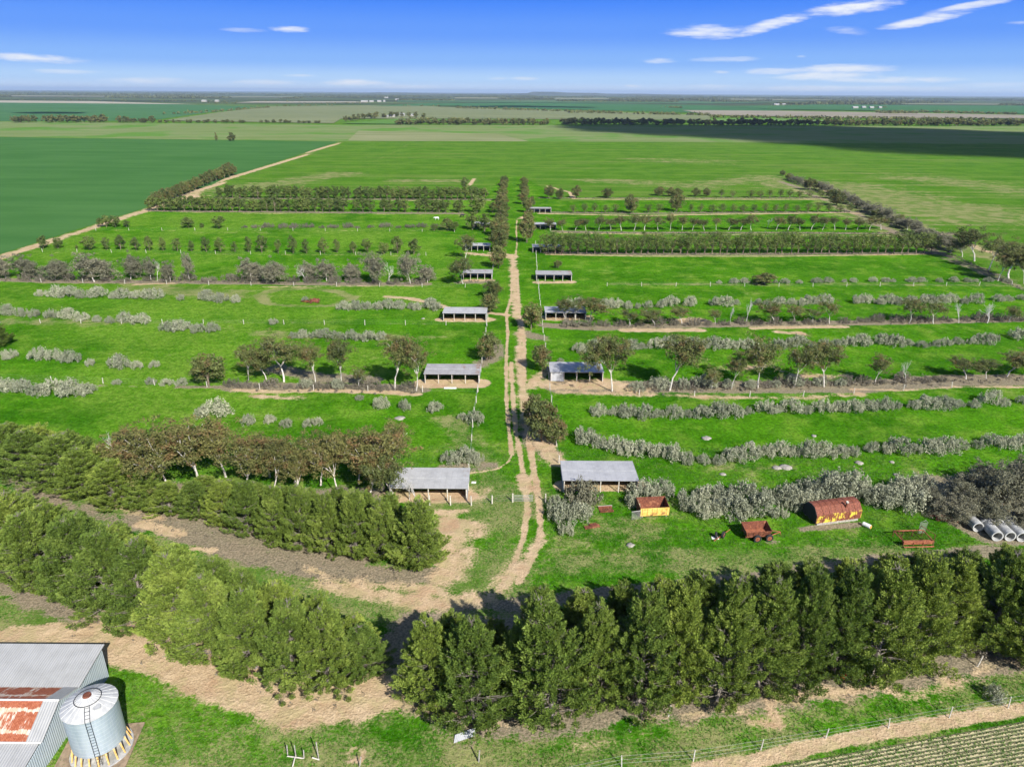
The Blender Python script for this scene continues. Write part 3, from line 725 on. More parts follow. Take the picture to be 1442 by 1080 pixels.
def post_fence(name, pts, step, label, h=1.15, wires=4, r=.06, mat=None, rails=False, lean=.06, group=None, cat='fence'):
    """fence along ground points: a child for every post, one for the wires"""
    P = np.array(pts, float); d = np.r_[0, np.cumsum(np.linalg.norm(np.diff(P, axis=0), axis=1))]; n = max(2, int(round(d[-1] / step)) + 1)
    n = min(n, 90)
    q = [(np.interp(s, d, P[:, 0]), np.interp(s, d, P[:, 1])) for s in np.linspace(0, d[-1], n)]
    t = tag(empty(name, (*q[0], 0)), label, cat, group); x0, y0 = q[0]; tops = []
    for x, y in q:
        lx, ly = rnd.gauss(0, lean), rnd.gauss(0, lean)
        hh = h * rnd.uniform(.9, 1.1); tops.append((x - x0 + lx, y - y0 + ly, hh))
        MB().tube([(x - x0, y - y0, -.1), (x - x0 + lx, y - y0 + ly, hh)], [r, r * .9], 6).obj('post', mat or M_post, t)
    m = MB()
    for k in range(wires):
        f = .25 + .7 * k / max(1, wires - 1)
        m.tube([(a * 1.0, b, c * f) for a, b, c in tops], .035 if rails else .007, 3)
    m.obj('rail' if rails else 'wire', M_timber if rails else M_wire, t)
    return t
# ------------------------------------------------------------------ pines
def pines(pts, where, group, dt=0, ws=1.0, dy=0):
    """pts: (x, y foot, y top, width) listed outward from the track"""
    for k, (x, yb, yt, w) in enumerate(pts):
        tree('pine', 'pine_tree', 'tree', x, yb + dy, yt + dt, w * ws, f'dense green pine, {nth(k + 1)} {where}', group)
gR = 'pines of the windbreak right of the gap'
pines([(603,985,862,105),(668,1018,868,112),(735,985,872,70),(778,1008,838,118),(843,985,845,90),(898,992,828,100),(955,978,815,95),(1010,985,815,90),(1066,968,805,100),(1122,966,800,95),(1172,952,795,90),
       (1225,952,790,105),(1283,935,785,95),(1335,905,782,90),(1385,905,775,95),(1440,925,778,110)], 'from the gap in front of the right windbreak', gR)
pines([(640,950,862,80),(700,948,872,70),(760,935,832,90),(815,930,830,85),(868,920,822,85),(922,912,812,85),(975,905,806,85),(1030,898,800,85),(1083,890,796,85),(1135,884,790,85),(1188,876,786,85),
       (1240,870,780,85),(1292,866,777,85),(1345,858,774,85),(1398,856,770,85),(1455,850,768,90)], 'from the gap in back of the right windbreak', gR)
gL = 'pines of the windbreak left of the gap'
pines([(508,952,872,85),(462,968,850,95),(412,962,835,95),(360,948,818,98),(306,928,800,100),(255,908,775,100),(204,888,760,100),(158,868,738,100),(112,848,722,100),(70,828,705,95),(30,808,690,95),(-5,792,675,90)],
      'from the gap in front of the left windbreak', gL, 6, .95, -8)
pines([(500,925,850,75),(450,922,822,85),(400,905,805,90),(352,888,785,92),(304,868,768,92),(256,848,752,92),(208,828,738,92),(162,808,722,92),(118,788,706,90),(76,770,692,88),(36,752,680,85),(0,738,668,85)],
      'from the gap in back of the left windbreak', gL, 16, .9, 4)
gI = 'pines of the inner belt beside the curving track'
pines([(588,796,690,92),(540,788,692,70),(502,786,682,66),(462,778,684,62),(425,774,676,64),(388,766,672,62),(350,754,668,62),(312,740,668,60),(276,728,668,58),(240,724,672,60),(205,716,655,75),(165,712,640,85),
       (125,700,622,88),(85,688,606,88),(45,676,598,85),(5,664,590,85)], 'from the near left shelter, front of inner belt', gI, 8, .92, -4)
pines([(556,765,686,60),(516,758,684,58),(478,752,680,58),(440,745,680,58),(402,738,676,58),(364,726,672,56),(328,716,668,55),(290,706,664,52),(150,680,618,80),(105,668,600,80),(60,655,592,80),(18,645,590,78)],
      'from the near left shelter, back of inner belt', gI, 6, .95, -6)
tree('pine', 'pine_tree', 'tree', -2, 488, 452, 44, 'dark pine standing alone in the paddock at the left picture edge')

# ------------------------------------------------------------------ gum trees
def gums(pts, where, group, lib='gum', adj='pale-trunked gum tree', name='gum_tree'):
    for k, (x, yb, yt, w) in enumerate(pts):
        tree(lib, name, 'tree', x, yb, yt - (2 if yb < 500 else 7 if 530 < yb < 560 else 3), w * (.86 if lib == 'gumgrey' else 1.25), f'{adj}, {nth(k + 1)} {where}', group)
gums([(205,668,602,66),(243,692,592,84),(232,660,588,80),(285,690,588,90),(272,655,590,70),(318,672,590,60),(345,695,612,60),(385,700,622,55),(380,672,608,60),(415,680,614,60),(452,684,606,60),(478,700,612,52),(505,682,606,52),(540,690,598,74),(560,668,600,52),(520,706,640,50),(425,706,640,44)],
     'from the left in the grove above inner pines', 'gum trees of the near grove', 'gumrust', 'rust-tinged gum tree')
gums([(556,708,634,60)], 'leaning over the near left shelter', 'gum tree at the near left shelter')
gums([(350,536,485,34),(400,538,477,60),(445,541,486,30),(481,541,477,36),(505,545,520,24),(556,549,472,46),(586,551,484,32),(375,535,500,34)],
     'from the far end of the second left row', 'gum trees in the second left shelter row')
tree('round', 'gum_tree', 'tree', 294, 543, 499, 58, 'round dense dark olive tree at the left end of the second left shelter row')
gums([(862,551,462,64),(943,550,471,54),(1030,548,495,28),(1067,546,472,50),(1118,545,482,34),(1160,545,475,50),(1232,540,502,26),(1002,548,520,26),(1360,534,512,36),(1388,534,506,30),(1418,530,495,44),(1442,528,492,34)],
     'from the track in the second right row', 'gum trees in the second right shelter row')
for k, (x, yb, yt, w) in enumerate([(763,622,562,56),(752,600,552,44),(783,626,588,44)]):
    tree('round', 'gum_tree', 'tree', x, yb, yt, w, f'{["large","narrow","low"][k]} brown-green round gum tree crowding the right edge of the track')
for x, yb, yt, w, l in ((686,508,466,42,'round dark gum tree left of the track between second and third shelters'), (764,522,482,34,'small brown gum tree beside the track before the second right shelter'),
                        (748,464,426,38,'dark round gum tree shading the track beside the third right shelter'), (690,440,412,34,'round olive gum tree near the track behind the third left shelter'), (693,420,393,34,'dark round gum tree near the track above the olive one'),
                        (786,378,366,14,'tiny brown gum tree beside the track end')):
    tree('round', 'gum_tree', 'tree', x, yb, yt, w, l)
gums([(808,450,418,36),(830,452,416,38),(795,452,420,20),(887,459,438,26),(922,459,436,32),(960,457,432,26),(1007,457,436,14),(1090,456,425,32),(1118,455,430,20),(1145,455,434,22),(1168,456,421,22),(1280,455,420,26),(1314,456,422,28),(1420,454,428,20)],
     'from the track in the third right shelter row', 'gum trees in the third right shelter row')
gums([(602,398,372,28),(578,400,354,36),(525,398,354,48),(490,396,366,34),(460,396,364,34),(430,396,368,30),(385,398,360,44),(355,397,362,38),(267,396,354,18),(240,397,366,26),(213,396,362,28),(184,394,352,38),(133,397,355,54),(78,394,359,42),(38,392,358,36),(8,392,360,34)],
     'from the track in the fourth left row', 'grey gum trees of the fourth left shelter row', 'gumgrey', 'grey-leaved gum tree')
tree('gum', 'gum_tree', 'tree', 652, 400, 356, 42, 'white-limbed gum tree standing before the fourth left shelter')
tree('gum', 'gum_tree', 'tree', 655, 365, 328, 28, 'slender green gum tree before the fifth left shelter')
# avenue trees at the far end of the track
def avenue(pts, side):
    for k, (x, yb, yt, w) in enumerate(pts):
        tree('round', 'gum_tree', 'tree', x, yb, yt, w, f'dark red-brown gum tree, {nth(k + 1)} from the near end, {side} side of the avenue', f'gum trees lining the {side} side of the far avenue')
avenue([(702,378,344,28),(703,356,316,32),(706,342,310,26),(700,332,306,28),(706,322,292,26),(708,308,280,22),(708,296,270,20),(708,284,260,18),(708,272,252,18),(710,262,247,16),(707,336,302,22),(704,300,272,22)], 'left')
avenue([(742,342,298,26),(743,320,294,20),(742,300,278,18),(736,288,268,18),(739,278,262,16),(737,270,256,16),(738,262,248,15),(748,292,276,14)], 'right')
# edge trees at the right boundary
gums([(1372,368,321,42),(1392,380,328,34),(1420,392,338,46),(1442,400,342,44),(1355,362,334,26),(1405,396,352,24)], 'by the right boundary bend', 'gum trees at the bend of the right boundary', 'gum', 'spreading dark-topped gum tree')
# grey thicket at the right edge
for k, (x, yb, yt, w) in enumerate([(1345,716,668,50),(1375,712,658,56),(1408,722,648,60),(1440,716,640,60),(1390,690,650,48),(1425,690,640,50),(1330,728,692,40),(1360,735,700,44),(1395,738,700,48),(1432,742,702,48),(1455,690,635,50),(1312,712,676,36)]):
    tree('gumgrey', 'scrub_tree', 'tree', x, yb, yt, w, f'grey-brown thicket tree, {nth(k + 1)} above the concrete pipes', 'thicket trees above the concrete pipes')
for x, yb, yt, w, l in ((50,0,0,0,''),):
    pass
for k, (x, yb, yt, w, l) in enumerate([(1275,540,507,22,'leafless pale tree leaning in the second right shelter row'), (1050,456,420,20,'leafless tree in the third right shelter row near the track'), (1028,457,428,12,'small leafless sapling in the third right shelter row'),
        (1390,455,424,30,'leafless tree at the far end of the third right shelter row'), (1350,455,426,22,'thin leafless tree before the far end of the third right row'), (1080,322,306,14,'white dead tree in the sixth right shelter row'), (430,398,372,22,'leafless twiggy tree among grey gums on the left'),
        (548,398,368,20,'thin dead tree between grey gums near the fourth left shelter'), (222,396,366,14,'dead leaning tree among the grey gums far left'), (170,662,600,40,'bleached twiggy dead tree at the left edge of the near grove'), (585,714,672,34,'white bare branching tree before the near left shelter')]):
    X, Y = G(x, yb); o = obj('dead_tree', BARE[k % 4]); o.location = (X, Y, 0); o.rotation_euler = (0, 0, k * 1.3); s = w * mpp(x, yb) / 2 / 2.4; o.scale = (s, s, height_of(x, yb, yt) / 6)
    tag(o, l, 'dead tree')

# ------------------------------------------------------------------ rows of small trees
def treerow(line, step, hpx, wpx, where, group, lib='wattle', adj='small olive-green tree', gaps=(), jit=1.5, name='wattle_tree', hv=.12, taper=None):
    for k, (x, y) in enumerate(along(line, step=step, jit=jit, gaps=gaps)):
        f = 1 if not taper else np.interp(x, (min(line[0][0], line[-1][0]), max(line[0][0], line[-1][0])), taper)
        h = hpx * f * rnd.uniform(1 - hv, 1 + hv); w = wpx * f * rnd.uniform(.88, 1.15); y += rnd.uniform(-.3, .3)
        tree(lib, name, 'tree', x, y, y - h, w, f'{adj}, {nth(k + 1)} {where}', group)
treerow([(652,299),(208,297)], 9.5, 21, 19, 'from the avenue in the nearer far-left hedge', 'trees of the nearer far-left hedge row', gaps=((490,496),(531,536),(574,580),(634,640)))
treerow([(686,281),(306,279)], 9, 18, 17, 'from the avenue in the farther far-left hedge', 'trees of the farther far-left hedge row', gaps=((368,375),(412,418),(430,436)))
treerow([(764,358),(1318,357)], 11, 30, 27, 'from the avenue in the tall right hedge', 'trees of the tall right hedge row', 'wattleopen', 'feathery olive tree')
for k, (x, yb, yt, w) in enumerate([(583,358,335,26),(560,357,331,20),(541,358,340,17),(518,356,336,17),(498,357,339,13),(475,356,336,14),(457,357,334,19),(432,357,336,14),(413,357,330,17),(392,357,337,12),(369,356,331,21),(350,355,332,14),(331,355,340,12),(311,355,334,18),(291,355,333,16),
        (270,354,338,13),(250,354,335,15),(230,353,333,13),(211,353,331,15),(192,353,333,16),(170,352,330,17),(151,352,334,13),(127,352,332,22),(108,351,345,6),(82,350,333,18),(61,350,331,22)]):
    tree('wattle', 'wattle_tree', 'tree', x, yb, yt, w, f'small tree, {nth(k + 1)} from the track, row above grey gums', 'spaced small trees above the left grey gums')
for x, yb, yt, w, l in ((309,322,304,24,'olive bushy tree, nearer the track of a pair in the sixth left row'), (266,321,305,24,'olive bushy tree, farther from the track of a pair in the sixth left row'), (285,321,314,8,'tiny shrub tree between the two bushy trees of the sixth left row'),
        (631,325,306,24,'bushy tree beside the white cow paddock near the avenue'), (640,326,312,18,'low bushy tree beside the one near the white cow'), (612,325,314,12,'little bush tree left of those near the white cow'), (665,324,298,24,'bushy tree before the hidden left avenue shelter'), (682,326,300,24,'bushy tree touching the left avenue beside the hidden shelter'),
        (672,300,272,30,'big dark tree at the avenue end of the nearer hedge row'), (655,268,249,16,'lone round tree at the far left yard of the avenue'), (694,300,284,16,'small dark tree against the left avenue'),
        (150,320,303,20,'leafy bush tree by the left boundary road, tallest of four'), (163,320,302,20,'leafy bush tree by the left boundary road, right of the tallest'), (178,320,310,14,'low bush tree by the left boundary road, rightmost of four'), (141,320,306,12,'narrow bush tree by the left boundary road, leftmost of four'),
        (1076,400,384,42,'golden olive wattle mound in the fifth right paddock'), ):
    tree('wattle' if 'golden' not in l else 'round', 'wattle_tree', 'tree', x, yb, yt, w, l)
treerow([(212,293),(240,282),(275,268),(300,256),(331,246)], 6.2, 19, 17, 'from the near end of the dark left belt', 'dark trees of the left boundary belt', 'round', 'dark red-brown tree', name='gum_tree')
treerow([(1108,252),(1165,272),(1220,298),(1290,330),(1340,356)], 6.5, 12, 14, 'from the far end of the right belt', 'shrubby trees of the right boundary belt', 'gumgrey', 'low grey-brown tree', name='scrub_tree', hv=.3, taper=(.8, 1.7))
gums([(1102,248,241,9),(1110,254,246,9),(1140,268,252,18),(1170,280,268,16),(1178,290,268,22),(1235,308,296,20),(1265,316,304,18)], 'from the far end of the right boundary', 'taller trees in the right boundary belt', 'round', 'taller dark-topped gum tree')
gums([(888,301,274,20),(953,298,270,22),(812,279,262,14),(773,280,262,14),(788,281,266,12),(855,279,266,18),(928,276,264,16),(945,277,265,14),(954,277,266,13),(980,277,266,12),(995,277,266,12)], 'in the farthest right rows by the avenue', 'trees near the avenue in the farthest right rows', 'round', 'rounded brown-green tree')
treerow([(1010,278),(1160,279)], 13, 11, 13, 'from the left in the farthest right row', 'sparse trees ending the farthest right row', 'wattleopen', 'thin pale olive tree', gaps=((1040,1052),))
treerow([(800,300),(1205,299)], 15, 13, 13, 'from the avenue in the second farthest right row', 'sparse trees of the second farthest right row', 'wattleopen', 'thin pale olive tree', gaps=((880,900),(940,965)))
treerow([(768,325),(1250,324)], 16.5, 21, 20, 'from the avenue in the third farthest right row', 'gum trees of the third farthest right row', 'gum', 'spreading brown-olive gum tree', name='gum_tree', gaps=((1075,1090),), hv=.18)

# ------------------------------------------------------------------ saltbush rows
def saltrow(line, step, w, h, where, gaps=(), meshes=None, adj='silvery saltbush', group=None, jit=3, **kw):
    for k, (x, y) in enumerate(along(line, step=step, jit=jit, gaps=gaps)):
        bush(x, y + rnd.uniform(-.12, .12) * h, w * rnd.uniform(.6, 1.4), h * rnd.uniform(.55, 1.3), f'{adj}, {nth(k + 1)} {where}', group or 'saltbushes ' + where, meshes, **kw)
saltrow([(812,628),(860,640),(915,648),(965,655),(1022,657),(1075,645),(1120,647),(1180,645),(1240,640),(1300,642),(1350,636),(1400,634),(1450,634)], 21, 29, 22, 'from the track in the first right row', gaps=((1040,1052),))
saltrow([(832,586),(875,589),(915,592),(965,590),(1000,592),(1050,587),(1100,584),(1150,584),(1195,584),(1250,578),(1300,577),(1350,575),(1400,573),(1445,571)], 21, 26, 16, 'from the track in the second right row', gaps=((893,903),(935,945),(1022,1030),(1318,1328)))
saltrow([(812,498),(850,495),(900,494),(965,492),(1000,494),(1100,492),(1220,489),(1240,488),(1320,490),(1442,480)], 17, 23, 12, 'from the track in the third right row', gaps=((878,888),(1226,1236),(1408,1416)))
saltrow([(845,436),(945,434),(965,433),(1160,430),(1375,428),(1442,424)], 15, 20, 10, 'from the track in the fourth right row', gaps=((948,960),(975,1003),(1040,1055),(1162,1205),(1378,1388)))
saltrow([(1005,400),(1110,400),(1245,398),(1425,398)], 19, 12, 5, 'from the track in the fifth right row', adj='low grey saltbush', jit=6)
saltrow([(625,438),(480,438)], 14, 20, 10, 'from the track in the fourth left row', gaps=((562,576),))
saltrow([(342,427),(50,418)], 19, 22, 10, 'from the wheel rut ring in the fourth left row', gaps=((268,282),(236,246)), adj='grey saltbush')
saltrow([(545,482),(405,478)], 15, 20, 12, 'from the track in the third left row', gaps=((445,455),))
saltrow([(310,470),(235,468),(200,458),(60,450),(0,446)], 20, 23, 13, 'from the gap in the third left row', gaps=((205,228),(258,268)), adj='grey saltbush')
saltrow([(228,520),(160,522),(100,512),(48,510),(0,504)], 21, 25, 15, 'from the grove side in the second left row', gaps=((30,44),(148,158)))
saltrow([(133,560),(72,558),(30,556),(0,553)], 21, 26, 18, 'from the fence posts in the first left row', gaps=())
for k, (x, y, w, h) in enumerate([(668,600,28,34),(650,592,14,12),(657,655,32,28),(634,657,28,26),(672,656,24,22),(612,583,26,12),(570,580,22,14),(538,578,26,16),(507,565,14,6),(305,592,42,24),(284,590,22,18),(350,600,22,14),(380,598,18,14),(403,603,18,12),(435,603,20,10),(448,600,16,10),
        (165,543,14,7),(98,543,12,6),(213,543,18,9),(235,544,18,9),(255,545,18,10),(430,548,22,12),(475,550,22,14),(505,540,18,26),(797,758,26,26),(790,512,10,8),(1240,448,10,6),(1400,992,34,30),
        (800,438,24,14),(815,432,18,12),(815,498,20,14),(1240,430,14,8),(597,385,8,5),(385,458,16,8),(430,425,10,8),(580,436,14,9),(735,598,10,8)]):
    bush(x, y, w, h, f'lone silvery saltbush, {nth(k + 1)} of the scattered ones', 'scattered saltbushes')
for k, (x, y, w, h) in enumerate([(905,712,46,50),(930,706,40,42),(890,718,28,26)]): bush(x, y, w, h, f'{["tall","wide","low"][k]} silvery saltbush hiding the right end of the near right shelter', 'saltbushes at the near right shelter')
for k, (x, y, w, h) in enumerate([(792,745,44,34),(815,740,40,34),(784,722,30,30)]): bush(x, y, w, h, f'{["broad","dense","upright"][k]} silvery saltbush before the near right shelter, left end', 'saltbushes at the near right shelter')
bush(822, 722, 56, 40, 'rounded grey-green bush before the near right shelter', None, GREYBUSH, 'round_bush', 'bush')
saltrow([(975,732),(1040,732),(1100,731),(1130,722),(1150,712),(1215,708),(1240,722),(1318,724)], 21, 44, 40, 'from the yellow bin in the big hedge', adj='tall silvery saltbush', group='saltbushes of the big hedge', jit=2)
saltrow([(980,712),(1050,712),(1120,712),(1190,704),(1260,706),(1310,706)], 27, 40, 30, 'from the yellow bin, back of the big hedge', adj='tall silvery saltbush', group='saltbushes of the big hedge', jit=2)
for x, y, w, h, l in ((1108,716,44,38,'rounded silvery saltbush behind the left end of the rusted hut in the big hedge'), (1136,706,40,32,'silvery saltbush touching the dark end of the rusted hut in the big hedge'), (968,722,40,36,'silvery saltbush ending the big hedge toward the yellow bin')):
    bush(x, y, w, h, l, 'saltbushes of the big hedge')
for ln, st, w, h, wh in (([(900,552),(1340,538)], 26, 24, 11, 'from the track under the second right row'), ([(790,462),(1442,452)], 24, 22, 8, 'from the track under the third right row'),
                         ([(585,552),(320,545)], 18, 22, 11, 'from the track under the second left row'), ([(640,322),(335,322)], 17, 14, 4.5, 'from the avenue in the low sixth left row'), ([(20,396),(600,401)], 28, 22, 6, 'from the left under the grey gums')):
    saltrow(ln, st, w, h, wh, meshes=SCRUB, adj='low grey-brown scrub bush', name='scrub_bush', cat='bush', group='scrub bushes ' + wh)
saltrow([(880,553),(1200,545)], 30, 26, 14, 'from the shelter in the second right gum row', adj='pale saltbush')
for k, (x, y, w, h) in enumerate([(1352,925,50,34),(1385,928,50,30),(1420,930,46,30),(700,990,40,18),(900,990,36,20),(480,700,22,14),(1330,912,30,26)]):
    bush(x, y, w, h, f'brownish dry scrub bush, {nth(k + 1)} among those under the pines', 'dry scrub under the pines', SCRUB, 'scrub_bush', 'bush')

# ------------------------------------------------------------------ undergrowth (nobody could count it)
def strip(name, lines, mat, per_m, size, height, spread, seed=5):
    rng = np.random.RandomState(seed); cl = []
    for pts in lines:
        P = gp(pts)
        for (x0, y0), (x1, y1) in zip(P[:-1], P[1:]):
            L = math.hypot(x1 - x0, y1 - y0); n = int(L * per_m)
            for _ in range(n):
                s = rng.rand(); rr = .18 + .3 * rng.rand()
                cl.append((x0 + (x1 - x0) * s + rng.normal() * spread * .3, y0 + (y1 - y0) * s + rng.normal() * spread, height * .35 * rng.rand(), rr, rr, height * (.25 + .3 * rng.rand())))
    o = obj(name, quads_mesh(name, leaves(cl, 16, size, rng, .4, up=.4), mat=mat)); return tag(o, kind='stuff')
strip('undergrowth', [[(770,358),(1325,358)], [(785,328),(1360,329)], [(760,299.5),(1215,299)], [(760,279.5),(1160,279)], [(800,460),(1442,452)], [(880,553),(1340,538),(1442,535)], [(590,551),(330,546)],
      [(0,395),(330,398),(605,400)], [(208,298),(652,300)], [(306,280),(690,282)], [(1108,254),(1220,300),(1340,358),(1442,410)], [(655,398),(690,396)]], M_scrub, 1.6, .2, .8, .9)
strip('undergrowth', [[(200,725),(330,785),(460,812),(600,808)], [(20,806),(130,868),(260,915),(420,975),(520,962)], [(570,975),(700,1018),(900,988),(1120,962),(1320,930),(1442,915)]], M_scrub, 2.2, .1, .45, 1.3, 6)

# grass tufts over the near ground, thinner where the soil is bare
def tufts(name, n, mat, region, seed, hmin=.1, hmax=.28):
    rng = np.random.RandomState(seed); x0, x1, y0, y1 = region
    X = rng.uniform(x0, x1, n); Y = rng.uniform(y0, y1, n)
    px = np.abs(X) < Y * .82 + 8
    bare = np.maximum(mask(DIRT, X, Y), mask(LITTER, X, Y) * .8)
    clump = (np.sin(X * 1.1 + 2 * np.sin(Y * .6)) + np.sin(Y * 1.3 + X * .4)) * .25 + rng.rand(n) * .6
    k = px & (bare < .35) & (clump > .05); X, Y = X[k], Y[k]
    m = len(X); V = []
    for j in range(4):
        a = rng.rand(m) * 6.28; h = hmin + (hmax - hmin) * rng.rand(m) ** 2; w = .025 + .03 * rng.rand(m); ox, oy = rng.normal(size=(2, m)) * .09; lx, ly = rng.normal(size=(2, m)) * .12
        b = np.stack([X + ox, Y + oy, np.zeros(m)], 1); d = np.stack([np.cos(a) * w, np.sin(a) * w, np.zeros(m)], 1)
        V.append(np.stack([b - d, b + d, b + np.stack([lx, ly, h], 1)], 1))
    return tag(obj(name, quads_mesh(name, np.concatenate(V).reshape(-1, 3), 3, mat)), kind='stuff')
tufts('grass', 90000, M_grassb, (-70, 75, 46, 112), 3)

# crop plants standing in the drill rows
rng = np.random.RandomState(9); Vc = []
for r_ in range(1, 56):
    off = r_ * .38 - .19; L = np.linalg.norm(cB - cA); n = int(L / .16)
    s = np.arange(n) * .16 + rng.rand(n) * .1; s = s[rng.rand(n) < .85]; n = len(s)
    P = cA[None] + u[None] * s[:, None] + v_[None] * (off + rng.normal(size=(n, 1)) * .04)
    for j in range(3):
        a = rng.rand(n) * 6.28; w = .04 + .03 * rng.rand(n); h = .08 + .12 * rng.rand(n); l = rng.normal(size=(2, n)) * .07
        b = np.c_[P, np.full(n, .02)]; d = np.stack([np.cos(a) * w, np.sin(a) * w, 0 * a], 1)
        Vc.append(np.stack([b - d, b + d, b + np.stack([l[0], l[1], h], 1)], 1))
tag(obj('crop_rows', quads_mesh('crop_rows', np.concatenate(Vc).reshape(-1, 3), 3, M_cropb)), kind='stuff')

# ------------------------------------------------------------------ shelters
shed(549, 658, 704, 'near left open-fronted shelter with pale roof and gum shadow')
shed(793, 897, 693, 'near right open-fronted shelter with bluish roof behind saltbush', M_roofb)
shed(598, 675, 540, 'second left open-fronted shelter with plain grey roof', M_roofr)
shed(775, 849, 537, 'second right shelter with dappled roof and a closed end bay', M_roofb, closed=1)
shed(624, 685, 452, 'third left open-fronted shelter with bright grey roof')
shed(768, 825, 451, 'third right shelter half hidden behind gum trees', M_roofb)
shed(755, 805, 396, 'fourth right open-fronted shelter alone in bright grass', M_roofr)
shed(652, 693, 394, 'fourth left shelter behind the white-limbed gum', M_roofr)
shed(750, 794, 356, 'fifth right shelter half buried in the tall hedge row', M_roofb)
shed(655, 690, 354, 'fifth left shelter beside the dark avenue trees', M_roof)
shed(753, 783, 323, 'sixth right shelter with pale bluish roof', M_roofb)
shed(667, 698, 322, 'sixth left shelter mostly hidden by bushy trees', M_roof)
shed(744, 776, 300, 'seventh right shelter at the far end of the avenue', M_roofr)
# ------------------------------------------------------------------ fences
M_fencewire = M_wire
post_fence('wire_fence', gp([(775,1098),(859,1076),(941,1060),(1027,1062),(1104,1050),(1187,1035),(1270,1022),(1346,1010),(1420,998),(1500,985)][0:1] + [(859,1080),(941,1077),(1027,1063),(1104,1050),(1187,1035),(1270,1022),(1346,1009),(1425,996),(1500,984)]), 6.6,
           'wire fence with pale leaning posts beside the drilled crop', 1.35, 3, .06)
post_fence('wire_fence', gp([(660,690),(662,640),(666,600),(671,565),(675,540),(678,516),(684,470),(687,450)]), 5.5, 'wire fence along the left edge of the track between shelters', 1.5, 5, .10)
post_fence('wire_fence', gp([(787,652),(780,600),(774,545),(769,500),(765,470),(763,450),(757,395),(754,345)]), 6.5, 'wire fence along the right edge of the track between shelters', 1.6, 5, .10)
post_fence('wire_fence', gp([(735,330),(733,300),(731,280)]) if 0 else gp([(693,392),(697,350)]), 6, 'short fence by the fourth left shelter', 1.3, 3, .07)
for pts, l in (([(0,455),(160,456),(300,456),(530,458),(685,458)], 'third left paddock wire fence with pale posts'), ([(0,536),(60,537),(230,543),(400,549),(598,552),(672,553)], 'second left paddock wire fence through the gum row'),
               ([(0,397),(330,402),(655,405)], 'fourth left paddock fence before the grey gums'), ([(855,403),(1150,404),(1425,402)], 'fifth right paddock fence in open grass'),
               ([(900,557),(1100,560),(1340,546)], 'second right paddock fence before the gum row'), ([(60,355),(330,358),(600,360)], 'fifth left paddock fence under the spaced trees'), ([(135,325),(400,325),(640,327)], 'sixth left paddock fence with low scrub')):
    post_fence('wire_fence', gp(pts), 11 if pts[0][1] > 400 else 14, l, 1.35, 3, .09)
t = tag(empty('field_gate', (*G(742, 707), 0)), 'low tubular metal gate across the track', 'gate')
g0, g1 = G(722, 707), G(768, 706); L = g1[0] - g0[0]; x0 = g0[0] - t.location.x
for k in range(2): MB().tube([(x0 + k * L, 0, 0), (x0 + k * L, 0, 1.5)], .1, 7).obj('post', M_post, t)
m = MB()
for z in (.25, .5, .75, 1.0, 1.2): m.tube([(x0 + .15, 0, z), (x0 + L * .62, .0, z)], .025, 5)
for f in (0.04, .3, .6): m.tube([(x0 + L * f, 0, .2), (x0 + L * f, 0, 1.22)], .03, 5)
m.obj('gate_leaf', M_wire, t)
post_fence('wire_fence', gp([(605,711),(627,711),(657,712),(696,709),(722,707)]), 2.9, 'short post and wire fence before the near left shelter', 1.5, 4, .12)

# loose rail yard at the bottom
t = tag(empty('timber_yard_rails', (*G(420, 1074), 0)), 'collapsed white rails on dark posts in grass at the bottom edge', 'rails')
for k, (x, y, h) in enumerate([(405,1062,1.1), (417,1068,1.6), (428,1068,1.0), (449,1069,2.1), (506,1080,1.2)]):
    X, Y = G(x, y); X -= t.location.x; Y -= t.location.y
    MB().tube([(X, Y, -.1), (X + rnd.gauss(0, .1), Y + .1, h)], .055, 6).obj('post', M_timber, t)
for a, b in (((405,1068),(428,1069)), ((416,1069),(412,1082)), ((440,1070),(450,1071))):
    a, b = G(*a), G(*b); MB().tube([(a[0] - t.location.x, a[1] - t.location.y, .35), (b[0] - t.location.x, b[1] - t.location.y, .15)], .06, 6).obj('rail', M_post, t)
X, Y = G(655, 1040); o = MB().slab((-1.15, -.25, .05), (1.0, .05, .12), (1.25, .85, .3), (-.9, .5, .22), .03).obj('metal_sheet', M_wallx, None, loc=(X, Y, 0), rz=.25)
tag(o, 'loose grey corrugated iron sheet lying by the pines', 'iron sheet')
for x, y, lx, l in ((674,1072,.1,'broken dark fence post near the loose iron sheet'), (941,1008,.15,'lone white stake at the front of the pines'), (1376,938,.3,'lone pale leaning stake by the dry scrub')):
    X, Y = G(x, y); o = MB().tube([(0, 0, -.1), (lx * .5, .0, .7), (lx, .05, 1.4)], [.08, .075, .06], 7).obj('fence_post', M_post if 'white' in l or 'pale' in l else M_timber, None, loc=(X, Y, 0)); tag(o, l, 'post')
X, Y = G(1187, 955)
t = tag(empty('drum', (X, Y, 0)), 'bright red drum under the pines', 'drum')
M_red = speckled('red_paint', (.55, .03, .015), (.7, .06, .02), 4, rough=.5)
m = MB(); pr = [(0, .3), (.02, .32), (.3, .3), (.32, .32), (.6, .3), (.62, .32), (.88, .3), (.9, .32)]
for (z0, r0), (z1, r1) in zip(pr[:-1], pr[1:]): m.tube([(0, 0, z0), (0, 0, z1)], [r0, r1], 16, False)
m.obj('body', M_red, t); MB().tube([(0, 0, .86), (0, 0, .885)], .3, 16).obj('lid', M_red, t)
o = MB().tube([(-.9, 0, .06), (.9, .25, .08)], [.07, .05], 7).obj('fallen_branch', M_dead, None, loc=(*G(1190, 958), 0)); tag(o, 'pale fallen branch beside the red drum', 'branch')

